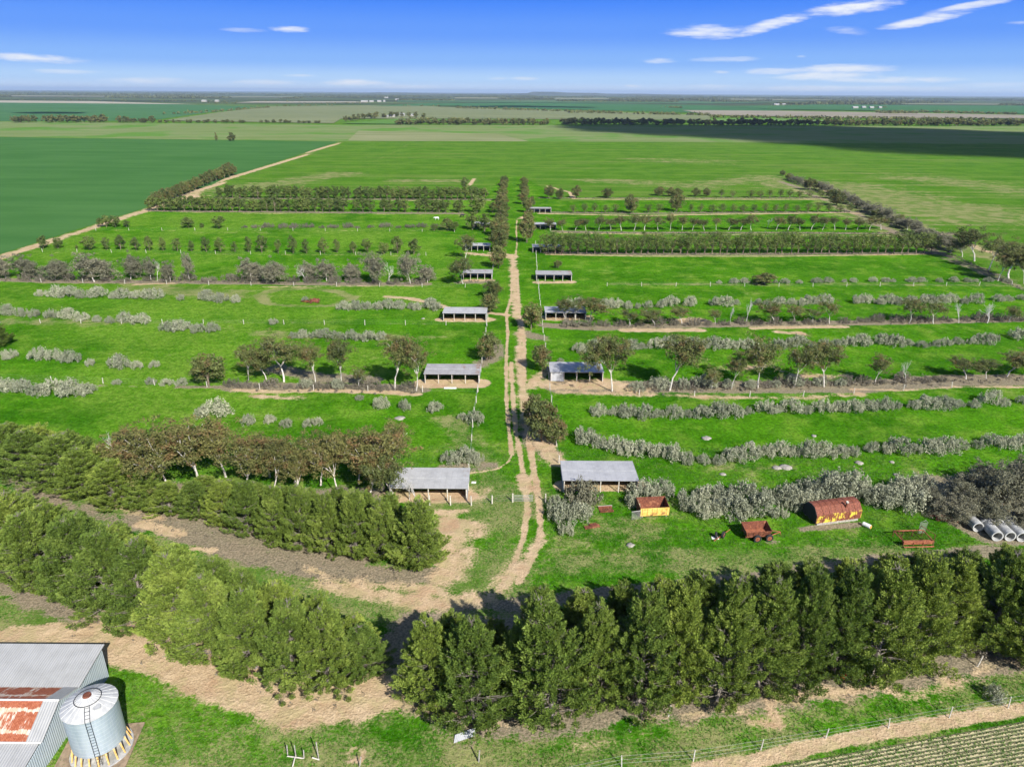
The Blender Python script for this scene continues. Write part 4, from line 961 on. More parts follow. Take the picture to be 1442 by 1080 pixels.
# ------------------------------------------------------------------ rusty machinery row
def local(name, x0, x1, y, label, cat):
    """empty between two photo feet; returns it with its length and turned along the line"""
    a, b = G(x0, y if not isinstance(y, tuple) else y[0]), G(x1, y if not isinstance(y, tuple) else y[1])
    t = tag(empty(name, (*a, 0), math.atan2(b[1] - a[1], b[0] - a[0])), label, cat)
    return t, math.hypot(b[0] - a[0], b[1] - a[1])
M_yellow = speckled('yellow_paint', (.62, .38, .08), (.78, .52, .16), 2.5, c3=(.30, .16, .06), bump=.1)
t, L = local('feed_bin', 901, 942, (729, 727), 'open rusty feed bin with yellow front panel by the saltbush', 'feed bin')
D, hh = 2.3, 1.55
m = MB(); 
m.slab((0, 0, .25), (L, 0, .25), (L, -.0, hh), (0, -.0, hh), .06); m.obj('front_panel', M_yellow, t)
MB().slab((L, D, .25), (0, D, .25), (0, D + .35, hh + .35), (L, D + .35, hh + .35), .05).obj('back_panel', M_rust, t)
for x in (0, L - .06):
    m = MB(); q = [(0.0, .25), (D, .25), (D + .33, hh + .33), (0.0, hh)]
    m.prism(q, x, x + .06); m.obj('end_panel', M_rust, t)
MB().box(.05, L - .05, .05, D - .05, .25, .33).obj('floor_panel', M_rust, t)
for k in range(6):
    x = L * (k + .5) / 6; MB().box(x - .03, x + .03, -.07, -.062 + .055, .28, hh - .02).obj('rib', M_yellow, t)
for x in (.4, L - .4): MB().box(x - .1, x + .1, 0.1, D - .1, 0, .25).obj('skid', M_timber, t)
X, Y = G(896, 731)
t = tag(empty('mesh_panel', (X, Y, 0), .25), 'grey mesh gate panel leaning by the yellow feed bin', 'mesh panel')
m = MB(); m.tube([(-.7, 0, .05), (-.7, .2, 1.25), (.7, .2, 1.25), (.7, 0, .05), (-.7, 0, .05)], .035, 5); m.obj('frame', M_wire, t)
m = MB()
for k in range(1, 9): m.tube([(-.7 + k * .155, .01, .05), (-.7 + k * .155, .2, 1.25)], .012, 4)
for k in range(1, 7): m.tube([(-.7, .03 * k, .05 + k * .17), (.7, .03 * k, .05 + k * .17)], .012, 4)
m.obj('mesh', M_wire, t)

t, L = local('trough', 845, 864, (722, 721), 'low rusty trough beside the saltbush near the shelter', 'trough')
m = MB(); m.prism([(0, 0), (1.1, 0), (1.2, .4), (1.13, .4), (1.05, .07), (.07, .07), (-.03, .4), (-.1, .4)], 0, L); m.obj('basin', M_rust, t); MB().box(-.05, L + .05, 1.2, 1.3, .2, .42).obj('rail', M_post, t)

t, L = local('hopper_trailer', 1051, 1083, (762, 760), 'rusty tandem-wheeled hopper trailer with flared open bin', 'trailer')
fl = .22; zb, zt = .8, 1.5; D = 1.7
def frust(name, mat, th=.05):
    b = [(0, 0, zb), (L, 0, zb), (L, D, zb), (0, D, zb)]; tp = [(-fl, -fl * .6, zt), (L + fl, -fl * .6, zt), (L + fl, D + fl, zt + .45), (-fl, D + fl, zt + .45)]
    for k in range(4):
        k2 = (k + 1) % 4
        o = MB().slab(b[k], b[k2], tp[k2], tp[k], th).obj(name, mat, t)
frust('bin_side', M_rust)
MB().slab((0, 0, zb), (L, 0, zb), (L, D, zb), (0, D, zb), .05).obj('bin_floor', M_rustl, t)
for k in range(5):
    f = (k + .5) / 5; MB().tube([(L * f, -.05, zb), (-fl + (L + 2 * fl) * f, -fl * .6 - .05, zt)], .045, 4).obj('rib', M_rustl, t)
m = MB(); m.box(-.2, L + .3, -.02, .12, zb - .2, zb - .052); m.box(-.2, L + .3, D - .12, D + .02, zb - .2, zb - .052); m.obj('chassis', M_rust, t)
m = MB(); m.tube([(L + .2, .1, zb - .15), (L + 2.0, D / 2, zb - .2)], .07, 5); m.tube([(L + .2, D - .1, zb - .15), (L + 2.0, D / 2, zb - .2)], .07, 5); m.tube([(L + 1.95, D / 2, zb - .2), (L + 2.1, D / 2, .1)], .06, 5); m.obj('drawbar', M_rustl, t)
for x in (L * .42, L * .42 + 1.75):
    for y in (-.32, D + .32): wheel(t, x, y, .55, .55, .35)
X, Y = G(1018, 757)
t = tag(empty('axle_wheels', (X, Y, 0), .5), 'black tyre and rusty axle lying in grass left of the hopper trailer', 'axle')
wheel(t, 0, 0, .5, .5, .3, .4); wheel(t, -.9, .5, .45, .45, .28, .9); MB().tube([(-1.9, -.2, .2), (1.9, .6, .45)], .06, 6).obj('axle_beam', M_rustl, t)

# hut-shaped rusted tank body
t, L = local('tank_hut', 1148, 1211, (741, 733), 'long rusted tank-shaped hut with flaking yellow paint', 'hut')
def flake(tt, p):
    o = tt.objc(); s = tt.node('ShaderNodeSeparateXYZ'); tt.l.new(o, s.inputs[0])
    n = tt.noise(1.1, 6, .7, tt.mapped(o, (1, 1, .8))); n2 = tt.noise(5, 4, .6, o); n3 = tt.noise(7, 3, .6, tt.mapped(o, (1, 1, .15)))
    c = tt.mix(tt.ss(n2, .35, .65), (.13, .04, .022), (.26, .085, .05)); c = tt.mix(tt.math('MULTIPLY', tt.ss(n3, .5, .6), .5), c, (.09, .03, .02))
    band = tt.math('MULTIPLY', tt.ss(s.outputs[2], 1.9, 1.7), tt.math('ADD', tt.ss(tt.math('ADD', n, tt.math('MULTIPLY', n3, .25)), .62, .68), 0))
    c = tt.mix(band, c, (.62, .48, .06))
    e = tt.math('LESS_THAN', tt.math('FRACT', tt.math('DIVIDE', s.outputs[0], 1.2)), .03); c = tt.mix(tt.math('MULTIPLY', e, .7), c, (.05, .02, .015))
    tt.put(p.inputs['Base Color'], c); tt.put(p.inputs['Normal'], tt.bump(n2, .4, .03))
M_flake = material('flaking_yellow_rust', flake, rough=.75, spec=.3)
D = 3.3; prof = [(0, .45), (D, .45), (D, 1.75), (D * .74, 2.7), (D * .5, 2.82), (D * .26, 2.7), (0, 1.75)]
MB().prism(prof, 0, L, cap=False).obj('shell', M_flake, t)
for x in (-.04, L): MB().prism([(y * .995 + .008, z) for y, z in prof], x, x + .04).obj('end_wall', M_dark if x < 0 else M_rust, t)
m = MB(); m.box(.3, L - .3, .1, .4, 0, .44); m.box(.3, L - .3, D - .4, D - .1, 0, .44); m.obj('skid', M_timber, t)
for k in range(1, 7):
    x = L * k / 7; m = MB(); m.tube([(x, y, z) for y, z in [(D + .02, .5), (D + .02, 1.76), (D * .74, 2.72), (D * .5, 2.84), (D * .26, 2.72), (-.02, 1.76), (-.02, .47)]], .035, 4); m.obj('hoop', M_rust, t)
m = MB(); m.tube([(L * .66, .55, 2.2), (L * .66, .35, 3.2)], .13, 8); m.obj('vent_pipe', M_rust, t); MB().tube([(L * .66, .35, 3.18), (L * .66, .32, 3.34)], .2, 8).obj('vent_cap', M_post, t)
X, Y = G(1220, 742)
t = tag(empty('barrel', (X, Y, .3), -.9), 'white barrel lying on its side by the rusted hut', 'barrel')
M_whitep = speckled('white_plastic', (.6, .6, .58), (.75, .75, .72), 3); M_orange = speckled('orange_end', (.55, .25, .05), (.65, .35, .1), 4)
MB().tube([(-.6, 0, 0), (-.5, 0, 0), (.5, 0, 0), (.55, 0, 0)], [.28, .33, .33, .3], 14).obj('body', M_whitep, t); MB().tube([(.55, 0, 0), (.63, 0, 0)], .27, 14).obj('end_cap', M_orange, t)

t, L = local('header_frame', 1271, 1313, (771, 770), 'rusty orange harvester comb frame standing in grass', 'machine frame')
m = MB()
for y, z in ((0, .9), (2.6, 1.0)): m.tube([(0, y, z), (L, y, z)], .09, 5)
for x in (0, L): m.tube([(x, 0, .9), (x, 2.6, 1.0)], .08, 5)
m.tube([(0, -.25, .25), (L, -.25, .25)], .1, 5); m.obj('frame', M_rustl, t)
for x in (0, L * .33, L * .66, L):
    for y in (0, 2.6): MB().tube([(x, y, 0), (x, y, 1.0)], .055, 5).obj('leg', M_rust, t)
MB().box(0.05, L - .05, .05, .5, .45, .85).obj('trough_panel', M_rustl, t)
m = MB()
for k in range(14): m.tube([(L * (k + .5) / 14, .55, .8), (L * (k + .5) / 14 + rnd.gauss(0, .08), 2.5, .85)], .03, 4)
m.obj('tine_bar', M_rust, t)
m = MB(); m.tube([(L, 0, .9), (L + .05, .1, 1.9), (L - .7, 2.2, 2.0), (L - .7, 2.6, 1.0)], .05, 5); m.tube([(0, 0, .9), (-.1, 1.6, 1.7), (0, 2.6, 1.0)], .05, 5); m.obj('guard_rail', M_rust, t)
X, Y = G(1297, 752)
t = tag(empty('mesh_panel', (X, Y, 0), .1), 'upright pale wire mesh panel behind the orange frame', 'mesh panel')
m = MB(); m.tube([(-.55, 0, .2), (-.5, 0, 2.0), (.2, 0, 2.3), (.6, 0, 1.9), (.55, 0, .2), (-.55, 0, .2)], .03, 5); m.obj('frame', M_wire, t)
m = MB()
for k in range(1, 12): m.tube([(-.55 + k * .095, .01, .2), (-.5 + k * .092, .01, 1.98)], .012, 4)
for k in range(1, 12): m.tube([(-.55, .02, .2 + k * .15), (.58, .02, .2 + k * .15)], .012, 4)
m.obj('mesh', M_wire, t)

t, L = local('scrap_implement', 1316, 1338, (733, 735), 'dark red scrap plough collapsed at the hedge end', 'scrap plough')
m = MB(); m.tube([(-.6, .5, .5), (L, .2, .7), (L + .9, -.3, .3)], .1, 5); m.tube([(0, 1.6, .6), (L, 1.3, .8)], .08, 5); m.tube([(.3, 0, .3), (.5, 1.7, .9)], .07, 5); m.tube([(1.5, -.2, .3), (1.6, 1.7, .8)], .07, 5); m.obj('frame', M_rust, t)
M_redr = speckled('dull_red', (.16, .02, .02), (.28, .05, .04), 3)
for k in range(4): MB().tube([(.4 + k * .65, -.1 + .1 * k, .35), (.44 + k * .65, 0.05 + .1 * k, .37)], .34, 12).obj('disc', M_rust, t)
MB().tube([(.8, .4, .65), (2.3, .2, .7)], [.26, .3], 9).obj('seed_box', M_redr, t)
X, Y = G(833, 742); o = MB(); o.box(-1.1, 1.2, -.35, .3, 0, .18); o.box(-.2, .9, -.1, .5, .182, .3); o = o.obj('scrap_sheet', M_rust, None, loc=(X, Y, 0), rz=.3); tag(o, 'flat rusty scrap half under the big saltbush', 'scrap')
X, Y = G(1007, 758); o = MB().slab((-.5, -.2, .04), (.5, -.25, .05), (.55, .3, .12), (-.45, .35, .1), .03).obj('sheet_offcut', M_whitep, None, loc=(X, Y, 0)); tag(o, 'small white sheet beside the black tyre', 'sheet')
X, Y = G(667, 680) ; o = MB().slab((-.35, -.2, .04), (.35, -.15, .05), (.4, .25, .12), (-.3, .3, .1), .03).obj('feed_sack', M_whitep, None, loc=(X, Y, 0)); tag(o, 'white scrap of sheeting beside the near left shelter', 'sheet')
X, Y = G(634, 547.5) ; o = MB().slab((-1.3, -.2, .1), (1.3, -.2, .1), (1.3, .25, .25), (-1.3, .25, .25), .05).obj('white_board', M_whitep, None, loc=(X, Y, 0)); tag(o, 'long white board lying before the second left shelter', 'board')

# concrete pipes
M_conc = speckled('concrete', (.32, .32, .31), (.47, .47, .455), 2.2, c3=(.27, .27, .25))
def pipe_mesh(Lp=3.4, ro=.78, ri=.62, n=28):
    m = MB(); vs = []; fs = []
    pr = [(0, ri), (0, ro), (Lp * .86, ro), (Lp * .88, ro * 1.1), (Lp, ro * 1.1), (Lp, ri)]
    for k in range(n):
        a = 2 * math.pi * k / n
        for x, r in pr: vs.append((x, r * math.cos(a), r * math.sin(a) + ro))
    q = len(pr)
    for k in range(n):
        for j in range(q): fs.append((k*q+j, ((k+1) % n)*q+j, ((k+1) % n)*q+(j+1) % q, k*q+(j+1) % q))
    m.add(vs, fs); me = m.mesh('concrete_pipe'); me.materials.append(M_conc); return me
PM = pipe_mesh()
pa = math.atan2(G(1362, 733)[1] - G(1376, 748)[1], G(1362, 733)[0] - G(1376, 748)[0])
for k, (x, y, w) in enumerate([(1376,749,'leftmost of the back line'), (1392,746,'second of the back line'), (1407,744,'third of the back line'), (1424,746,'fourth of the back line, longest in view'), (1442,752,'last of the back line'),
                               (1403,762,'leftmost of the front line, its end wide open'), (1421,762,'second of the front line'), (1438,763,'third of the front line'), (1456,764,'last of the front line')]):
    X, Y = G(x, y); o = obj('concrete_pipe', PM); o.location = (X, Y, 0); o.rotation_euler = (0, 0, pa + rnd.uniform(-.04, .04)); tag(o, f'grey concrete pipe on grass, {w}', 'concrete pipe', 'concrete pipes in two lines')

# ring of scrap in the left paddock
X, Y = G(439, 425)
t = tag(empty('scrap_heap', (X, Y, 0)), 'low heap of rusty scrap inside the worn grass ring', 'scrap heap')
for k in range(9):
    a = k * .7; x, y = math.cos(a) * 2.2 * (k % 3 + 1) / 3, math.sin(a) * 1.4; M = Matrix.Translation((x, y, .35)) @ Matrix.Rotation(a, 4, 'Z') @ Matrix.Rotation(.4, 4, 'X')
    MB().box(-1.1, 1.1, -.45, .45, -.03 - k * .002, .03, M).obj('scrap_plate', M_rust, t)
MB().tube([(-2.6, -.6, .2), (2.5, -.9, .4)], .12, 6).obj('scrap_beam', M_rustl, t)

# ------------------------------------------------------------------ cows
def cow(x, y, rz, mat, label, lying=False):
    X, Y = G(x, y); m = bpy.data.meshes.new('cow')
    P = [(-.85,0,1.15),(-.3,0,1.12),(.35,0,1.12),(.8,0,1.22),(1.15,0,1.35),(1.45,0,1.15),(1.65,0,1.0),
         (-.85,.24,.95),(-.95,.26,.6),(-.85,.26,.32),(-.85,.26,.02),(-.85,-.24,.95),(-.95,-.26,.6),(-.85,-.26,.32),(-.85,-.26,.02),
         (.6,.22,.9),(.6,.24,.5),(.58,.24,.02),(.6,-.22,.9),(.6,-.24,.5),(.62,-.24,.02),(-1.1,0,1.2),(-1.2,0,.55),(1.2,.24,1.42),(1.2,-.24,1.42)]
    E = [(0,1),(1,2),(2,3),(3,4),(4,5),(5,6),(0,7),(7,8),(8,9),(9,10),(0,11),(11,12),(12,13),(13,14),(2,15),(15,16),(16,17),(2,18),(18,19),(19,20),(0,21),(21,22),(4,23),(4,24)]
    Rr = [.3,.36,.34,.26,.17,.15,.1,.2,.11,.08,.07,.2,.11,.08,.07,.15,.09,.07,.15,.09,.07,.06,.03,.05,.05]
    m.from_pydata(P, E, []); o = obj('cow', m, mat); o.modifiers.new('skin', 'SKIN')
    for v, r in zip(m.skin_vertices[0].data, Rr): v.radius = (r, r)
    m.skin_vertices[0].data[1].use_root = True
    o.modifiers.new('sub', 'SUBSURF').levels = 1
    o.modifiers['sub'].render_levels = 1
    dg = bpy.context.evaluated_depsgraph_get(); me = bpy.data.meshes.new_from_object(o.evaluated_get(dg)); o.modifiers.clear(); o.data = me
    if not me.materials: me.materials.append(mat)
    me.shade_smooth(); o.location = (X, Y, 0); o.rotation_euler = (0, 0, rz); return tag(o, label, 'cow')
cow(615, 310, 3.3, M_whitep, 'white cow standing in the paddock beside the bushy tree')
cow(651, 306, .6, M_dark, 'dark cow grazing near the avenue behind the bushy trees')

# ------------------------------------------------------------------ silo
k_ = 1.208
sx, sy, sr, sb, st_ = -38.7, 49.2, 2.28, 1.5, 5.8
def silo_steel(t, p):
    o = t.objc(); s = t.node('ShaderNodeSeparateXYZ'); t.l.new(o, s.inputs[0]); n = t.noise(1.2, 4, .6, t.mapped(o, (1, 1, .2)))
    c = t.mix(t.ss(n, .3, .7), (.36, .43, .49), (.48, .54, .59))
    band = t.math('LESS_THAN', t.math('FRACT', t.math('DIVIDE', s.outputs[2], .44)), .12); c = t.mix(t.math('MULTIPLY', band, .55), c, (.62, .66, .68))
    t.put(p.inputs['Base Color'], c); t.put(p.inputs['Normal'], t.bump(t.math('SINE', t.math('MULTIPLY', s.outputs[2], 2 * math.pi / .11)), .5, .02))
M_silo = material('silo_steel', silo_steel, rough=.45, metal=.35, spec=.4)
M_siloroof = speckled('silo_roof_steel', (.44, .44, .43), (.54, .54, .52), 1.5, metal=.2, rough=.5, bump=.05)
M_ochre = speckled('ochre_frame', (.62, .36, .10), (.78, .50, .2), 3); M_cone = speckled('yellow_hopper', (.42, .29, .07), (.58, .42, .13), 2)
t = tag(empty('grain_silo', (sx, sy, 0)), 'round corrugated steel silo on an ochre frame beside the big shed', 'silo')
m = MB(); n = 64; vs = [(sr * math.cos(2 * math.pi * k / n), sr * math.sin(2 * math.pi * k / n), z) for z in (sb, st_) for k in range(n)]
m.add(vs, [(k, (k + 1) % n, n + (k + 1) % n, n + k) for k in range(n)] + [tuple(range(n))[::-1]]); m.obj('body', M_silo, t)
m = MB(); m.tube([(0, 0, st_ - .06), (0, 0, st_ + .0), (0, 0, st_ + .95)], [sr + .1, sr + .12, .35], 22, True); roof = m.obj('roof', M_siloroof, t)
def rz_(r): return st_ + .95 * (sr + .12 - r) / (sr - .23)
m = MB()
for k in range(22):
    a = 2 * math.pi * k / 22; m.tube([(r * math.cos(a), r * math.sin(a), rz_(r) + .005) for r in (sr + .08, .36)], .014, 4)
m.obj('roof_rib', M_whitep, roof)
m = MB(); m.tube([(1.12 * math.cos(2 * math.pi * k / 32), 1.12 * math.sin(2 * math.pi * k / 32), rz_(1.12) + .1) for k in range(33)], .035, 5); m.obj('roof_ring', M_dark, roof)
MB().tube([(0, 0, st_ + .9), (0, 0, st_ + 1.08)], [.4, .34], 14).obj('cap', M_rust, t)
MB().tube([(1.25, -.85, rz_(1.5) - .05), (1.25, -.85, rz_(1.5) + .1)], .34, 14).obj('hatch', M_siloroof, t)
m = MB(); la = -1.12; rl = sr + .16
for s in (-.2, .2):
    ca, sa = math.cos(la), math.sin(la); ox, oy = -sa * s, ca * s
    m.tube([(1.2 * ca + ox, 1.2 * sa + oy, rz_(1.2) + .14), (rl * ca + ox, rl * sa + oy, rz_(rl) + .14), (rl * ca + ox, rl * sa + oy, .5)], .022, 5)
for z in np.arange(.7, st_, .33): m.tube([(rl * ca + sa * .2, rl * sa - ca * .2, z), (rl * ca - sa * .2, rl * sa + ca * .2, z)], .022, 4)
for r in np.arange(1.3, rl, .3): m.tube([(r * ca + sa * .2, r * sa - ca * .2, rz_(r) + .14), (r * ca - sa * .2, r * sa + ca * .2, rz_(r) + .14)], .022, 4)
m.obj('ladder', M_dark, t)
for k in range(20):
    a = 2 * math.pi * (k + .3) / 20; MB().tube([((sr + .28) * math.cos(a), (sr + .28) * math.sin(a), .2), ((sr - .06) * math.cos(a), (sr - .06) * math.sin(a), sb - .01)], .07, 5).obj('strut', M_ochre, t)
m = MB(); m.tube([(0, 0, .25), (0, 0, sb - .02)], [1.1, sr - .25], 24); m.obj('hopper', M_cone, t)
m = MB(); m.tube([(0, 0, .15), (0, 0, .3)], sr + .42, 40); m.obj('base_ring', M_conc, t)
M_slab = speckled('brown_concrete', (.20, .15, .10), (.32, .24, .16), 2)
o = MB(); o.box(-3.6, 2.9, -5.2, 2.75, 0, .14); o = o.obj('concrete_slab', M_slab, None, loc=(sx, sy, .004), rz=.12); tag(o, 'brown concrete slab under the silo', 'slab')

# ------------------------------------------------------------------ machinery shed
M_roofbig = sheeting('big_roof', (.42, .42, .41), (.36, .36, .35), pitch=.25, rough=.55, metal=.2)
def rusty(t, p):
    o = t.objc(); s = t.node('ShaderNodeSeparateXYZ'); t.l.new(o, s.inputs[0])
    ux = t.math('DIVIDE', s.outputs[0], .82); uy = t.math('DIVIDE', s.outputs[1], 1.75)
    cx = t.node('ShaderNodeCombineXYZ'); t.l.new(t.math('FLOOR', ux), cx.inputs[0]); t.l.new(t.math('FLOOR', uy), cx.inputs[1])
    wn = t.node('ShaderNodeTexWhiteNoise', noise_dimensions='2D'); t.l.new(cx.outputs[0], wn.inputs['Vector'])
    n = t.noise(1.6, 6, .7, t.mapped(o, (2.2, .6, 1))); fr = t.math('FRACT', uy)
    edge = t.math('MULTIPLY', t.ss(t.math('ABSOLUTE', t.math('SUBTRACT', fr, .5)), .34, .5), .38)
    v = t.math('ADD', t.math('ADD', t.math('MULTIPLY', wn.outputs[0], .42), n), t.math('MULTIPLY', edge, -1.0))
    c = t.mix(t.ss(t.noise(5, 4, .6, o), .4, .6), (.27, .075, .035), (.36, .12, .06))
    c = t.mix(t.ss(v, .62, .48), c, t.mix(t.ss(n, .3, .6), (.62, .57, .50), (.52, .34, .22)))
    t.put(p.inputs['Base Color'], c); t.put(p.inputs['Normal'], t.bump(t.math('SINE', t.math('MULTIPLY', s.outputs[0], 2 * math.pi / .16)), .4, .02))
M_rusty = material('rust_patched_roof', rusty, rough=.75, spec=.25)
M_bluewall = sheeting('pale_blue_wall', (.44, .50, .52), (.38, .44, .47), axis='Y', pitch=.25, rough=.6, metal=.1)
t = tag(empty('machinery_shed', (-42.9, 50, 0)), 'large grey tin shed with rust-patched roof bays beside the silo', 'shed')
yA, zA, yV, zV, yR, zR, yE, zE, yC, zC = 8.3, 4.1, 3.5, 3.3, .75, 4.5, -2.5, 2.9, -6.5, 2.1
XL = -40
MB().slab((XL, yV, zV), (.25, yV, zV), (.25, yA + .25, zA + .04), (XL, yA + .25, zA + .04), .07).obj('roof', M_roofbig, t)
MB().slab((XL, yR, zR), (-1.3, yR, zR), (-1.3, yV - .03, zV + .05), (XL, yV - .03, zV + .05), .07).obj('roof', M_rusty, t)
MB().slab((XL, yE, zE), (-1.3, yE, zE), (-1.3, yR - .01, zR - .005), (XL, yR - .01, zR - .005), .07).obj('roof', M_rusty, t)
MB().slab((-1.29, yR, zR + .02), (.2, yR, zR + .02), (.2, yV - .03, zV + .07), (-1.29, yV - .03, zV + .07), .07).obj('roof_edge', M_roofbig, t)
MB().slab((-1.29, yE - .05, zE), (.2, yE - .05, zE), (.2, yR - .01, zR + .02), (-1.29, yR - .01, zR + .02), .07).obj('roof_edge', M_roofbig, t)
MB().tube([(XL, yR, zR + .03), (.2, yR, zR + .04)], .09, 6).obj('ridge_cap', M_whitep, t)
MB().slab((XL, yC, zC), (-.1, yC, zC), (-.1, yE - .06, zE - .1), (XL, yE - .06, zE - .1), .07).obj('roof', M_roofbig, t)
MB().tube([(XL, yE - .1, zE + .0), (.15, yE - .1, zE + .0)], .08, 6).obj('gutter', M_whitep, t)
m = MB(); q = [(yC + .1, 0), (yA, 0), (yA, zA - .1), (yV, zV - .1), (yR, zR - .1), (yE, zE - .2), (yC + .1, zC - .1)]
m.prism(q, -.06, 0); m.obj('end_wall', M_bluewall, t)
MB().box(XL, -.06, yA - .06, yA - .003, 0, zA - .1).obj('back_wall', M_wallx, t)
MB().box(XL, -.06, yC + .1, yC + .16, 0, zC - .1).obj('front_wall', M_wallx, t)

# ------------------------------------------------------------------ far country
k = 0
def fartrees(line, step, hpx, wpx, label, group, gaps=(), jit=3, hv=.25):
    for x, y in along(line, step=step, jit=jit, gaps=gaps):
        h = hpx * rnd.uniform(1 - hv, 1 + hv); y += rnd.uniform(-.25, .25)
        tree('far', 'distant_tree', 'tree', x, y, y - h, wpx * rnd.uniform(.7, 1.3), label, group)
fartrees([(556,176),(800,176.5)], 4.8, 8.5, 12, 'dark tree in the tree line beyond the stubble field, middle stretch', 'trees of the middle stretch of the far line', ((698,706),(772,792)))
fartrees([(790,176.5),(1442,178)], 5.0, 9.5, 13, 'dark tree in the tree line beyond the cloud-shaded field, right stretch', 'trees of the right stretch of the far line')
fartrees([(15,173),(165,173)], 5, 10, 13, 'dark tree in the tree line far left beyond the stubble field', 'trees of the left stretch of the far line', ((50,58),(150,172)))
fartrees([(168,173.5),(215,173.5)], 5, 9, 11, 'dark tree of the clump beyond the stubble, between two pale tracks', 'trees of the clump between pale tracks')
fartrees([(225,173.5),(455,174)], 8, 5, 8, 'small tree in the broken line beyond the left stubble field', 'trees of the broken line beyond the left stubble', ((352,366),(378,386)))
fartrees([(484,172),(505,170),(535,166.5),(560,165)], 6, 8, 11, 'dark tree of the belt leading to the white homestead', 'trees of the belt by the homestead')
fartrees([(545,164),(600,166)], 8, 7, 9, 'dark tree around the white homestead', 'trees around the white homestead')
for x, yb, yt, w, l in ((326,199,186,16,'lone spreading tree at the corner of the dark crop'), (305,199,186,6,'thin dead-topped tree beside the lone spreading tree')):
    tree('far', 'distant_tree', 'tree', x, yb, yt, w, l)
# far woods, more than anyone could count
def woods(lines, seed):
    rng = np.random.RandomState(seed); cl = []; Vs = []
    for pts, per, hh, dep in lines:
        P = gp(pts)
        for (x0, y0), (x1, y1) in zip(P[:-1], P[1:]):
            L = math.hypot(x1 - x0, y1 - y0)
            for _ in range(int(L * per)):
                s = rng.rand(); r = hh * (.5 + .7 * rng.rand()); c = (x0 + (x1 - x0) * s, y0 + (y1 - y0) * s + rng.rand() * dep, hh * (.35 + .3 * rng.rand()))
                cl.append((*c, r, r, r * .75))
    return cl
W = woods([([(230,162),(300,158.5),(380,152)], .06, 6, 12), ([(380,151),(470,149)], .05, 6, 20), ([(560,149.5),(680,152),(750,156)], .035, 6, 12), ([(640,153),(860,159.5)], .16, 6, 15), ([(800,159.5),(1000,163.5)], .2, 7, 15), ([(560,168.5),(760,171)], .1, 5, 15), ([(1000,166),(1240,168.5),(1442,171)], .25, 6, 30), ([(1240,170),(1442,173)], .2, 6, 40), ([(1130,170),(1260,172)], .12, 5, 40),
           ([(930,152),(962,153)], .15, 7, 40), ([(1255,161),(1295,161)], .7, 9, 120), ([(1295,159),(1442,162)], .25, 7, 60), ([(1230,152.5),(1250,152.5)], .2, 6, 20), ([(0,141),(130,141.5)], .03, 6, 60), ([(130,142),(300,143),(420,144.5)], .03, 6, 60), ([(290,146),(330,146.5)], .1, 7, 60),
           ([(420,147),(520,146)], .05, 6, 50), ([(730,144),(940,145)], .03, 6, 90), ([(1080,150),(1140,149)], .05, 6, 50), ([(1180,147.5),(1290,148.5)], .04, 7, 100)], 4)
rng = np.random.RandomState(3)
tag(obj('distant_wood', quads_mesh('distant_wood', leaves(W, 16, 2.4, rng, .6, inner=.3), mat=M_gum)), kind='stuff')
W = []
for yy, x0, x1, n, hh, dep in ((143.2,560,1000,260,9,120),(141.5,-200,420,300,10,200),(139.5,-300,560,360,11,350),(138.6,500,1600,420,11,350),(145,1100,1700,260,9,120),(142.5,1000,1700,300,10,200),(138,-300,300,300,12,500),(137.4,-300,700,360,14,900),(137.6,650,1650,420,14,900),(136.3,-300,900,360,16,1600),(137,900,1700,300,16,1200),(140.3,700,1600,300,11,250),(135.2,-400,700,300,22,3000),(136.2,600,1700,300,22,2600)):
    yy_ = lambda x: yy + (x - 721) * .0063 * .6
    for _ in range(int(n * 2.6)):
        x = rng.uniform(x0, x1)
        if math.sin(x * .021 + yy * 3) + .6 * math.sin(x * .057 + yy) < -.2: continue
        X, Y = G(x, max(yy + (x - 721) * .0063, 133 + (x - 721) * .0063 + .6)); r = hh * rng.uniform(.8, 1.6)
        W.append((X, Y + rng.rand() * dep, hh * .4, r * 2.2, r, r * .6))
tag(obj('distant_wood', quads_mesh('distant_wood', leaves(W, 26, 6.0, rng, .6, inner=.2), mat=M_gum)), kind='stuff')
# homesteads
M_farroof = material('pale_roof', col=(.36, .36, .36), rough=.6); M_farwall = material('cream_wall', col=(.36, .34, .3), rough=.8)
def house(x, y, w, d, h, label, grp=None, rz=0.0, name='farm_building'):
    X, Y = G(x, y); t = tag(empty(name, (X, Y, 0), rz), label, 'building', grp); m = MB(); m.box(-w / 2, w / 2, 0, d, 0, h); m.obj('wall', M_farwall, t)
    m = MB(); m.prism([(-.6, h + .02), (d / 2, h + d * .22), (d + .6, h + .02), (d + .6, h + .12), (d / 2, h + d * .22 + .12), (-.6, h + .12)], -w / 2 - .5, w / 2 + .5); m.obj('roof', M_farroof, t)
house(552, 165.5, 13, 9, 4, 'white homestead shed nearest the belt of trees'); house(566, 164, 12, 10, 5, 'white two-part homestead house among trees'); house(580, 164.5, 10, 8, 4, 'low white homestead building beside the track right of the house'); house(545, 166, 6, 6, 4, 'small white gabled hut at the homestead')
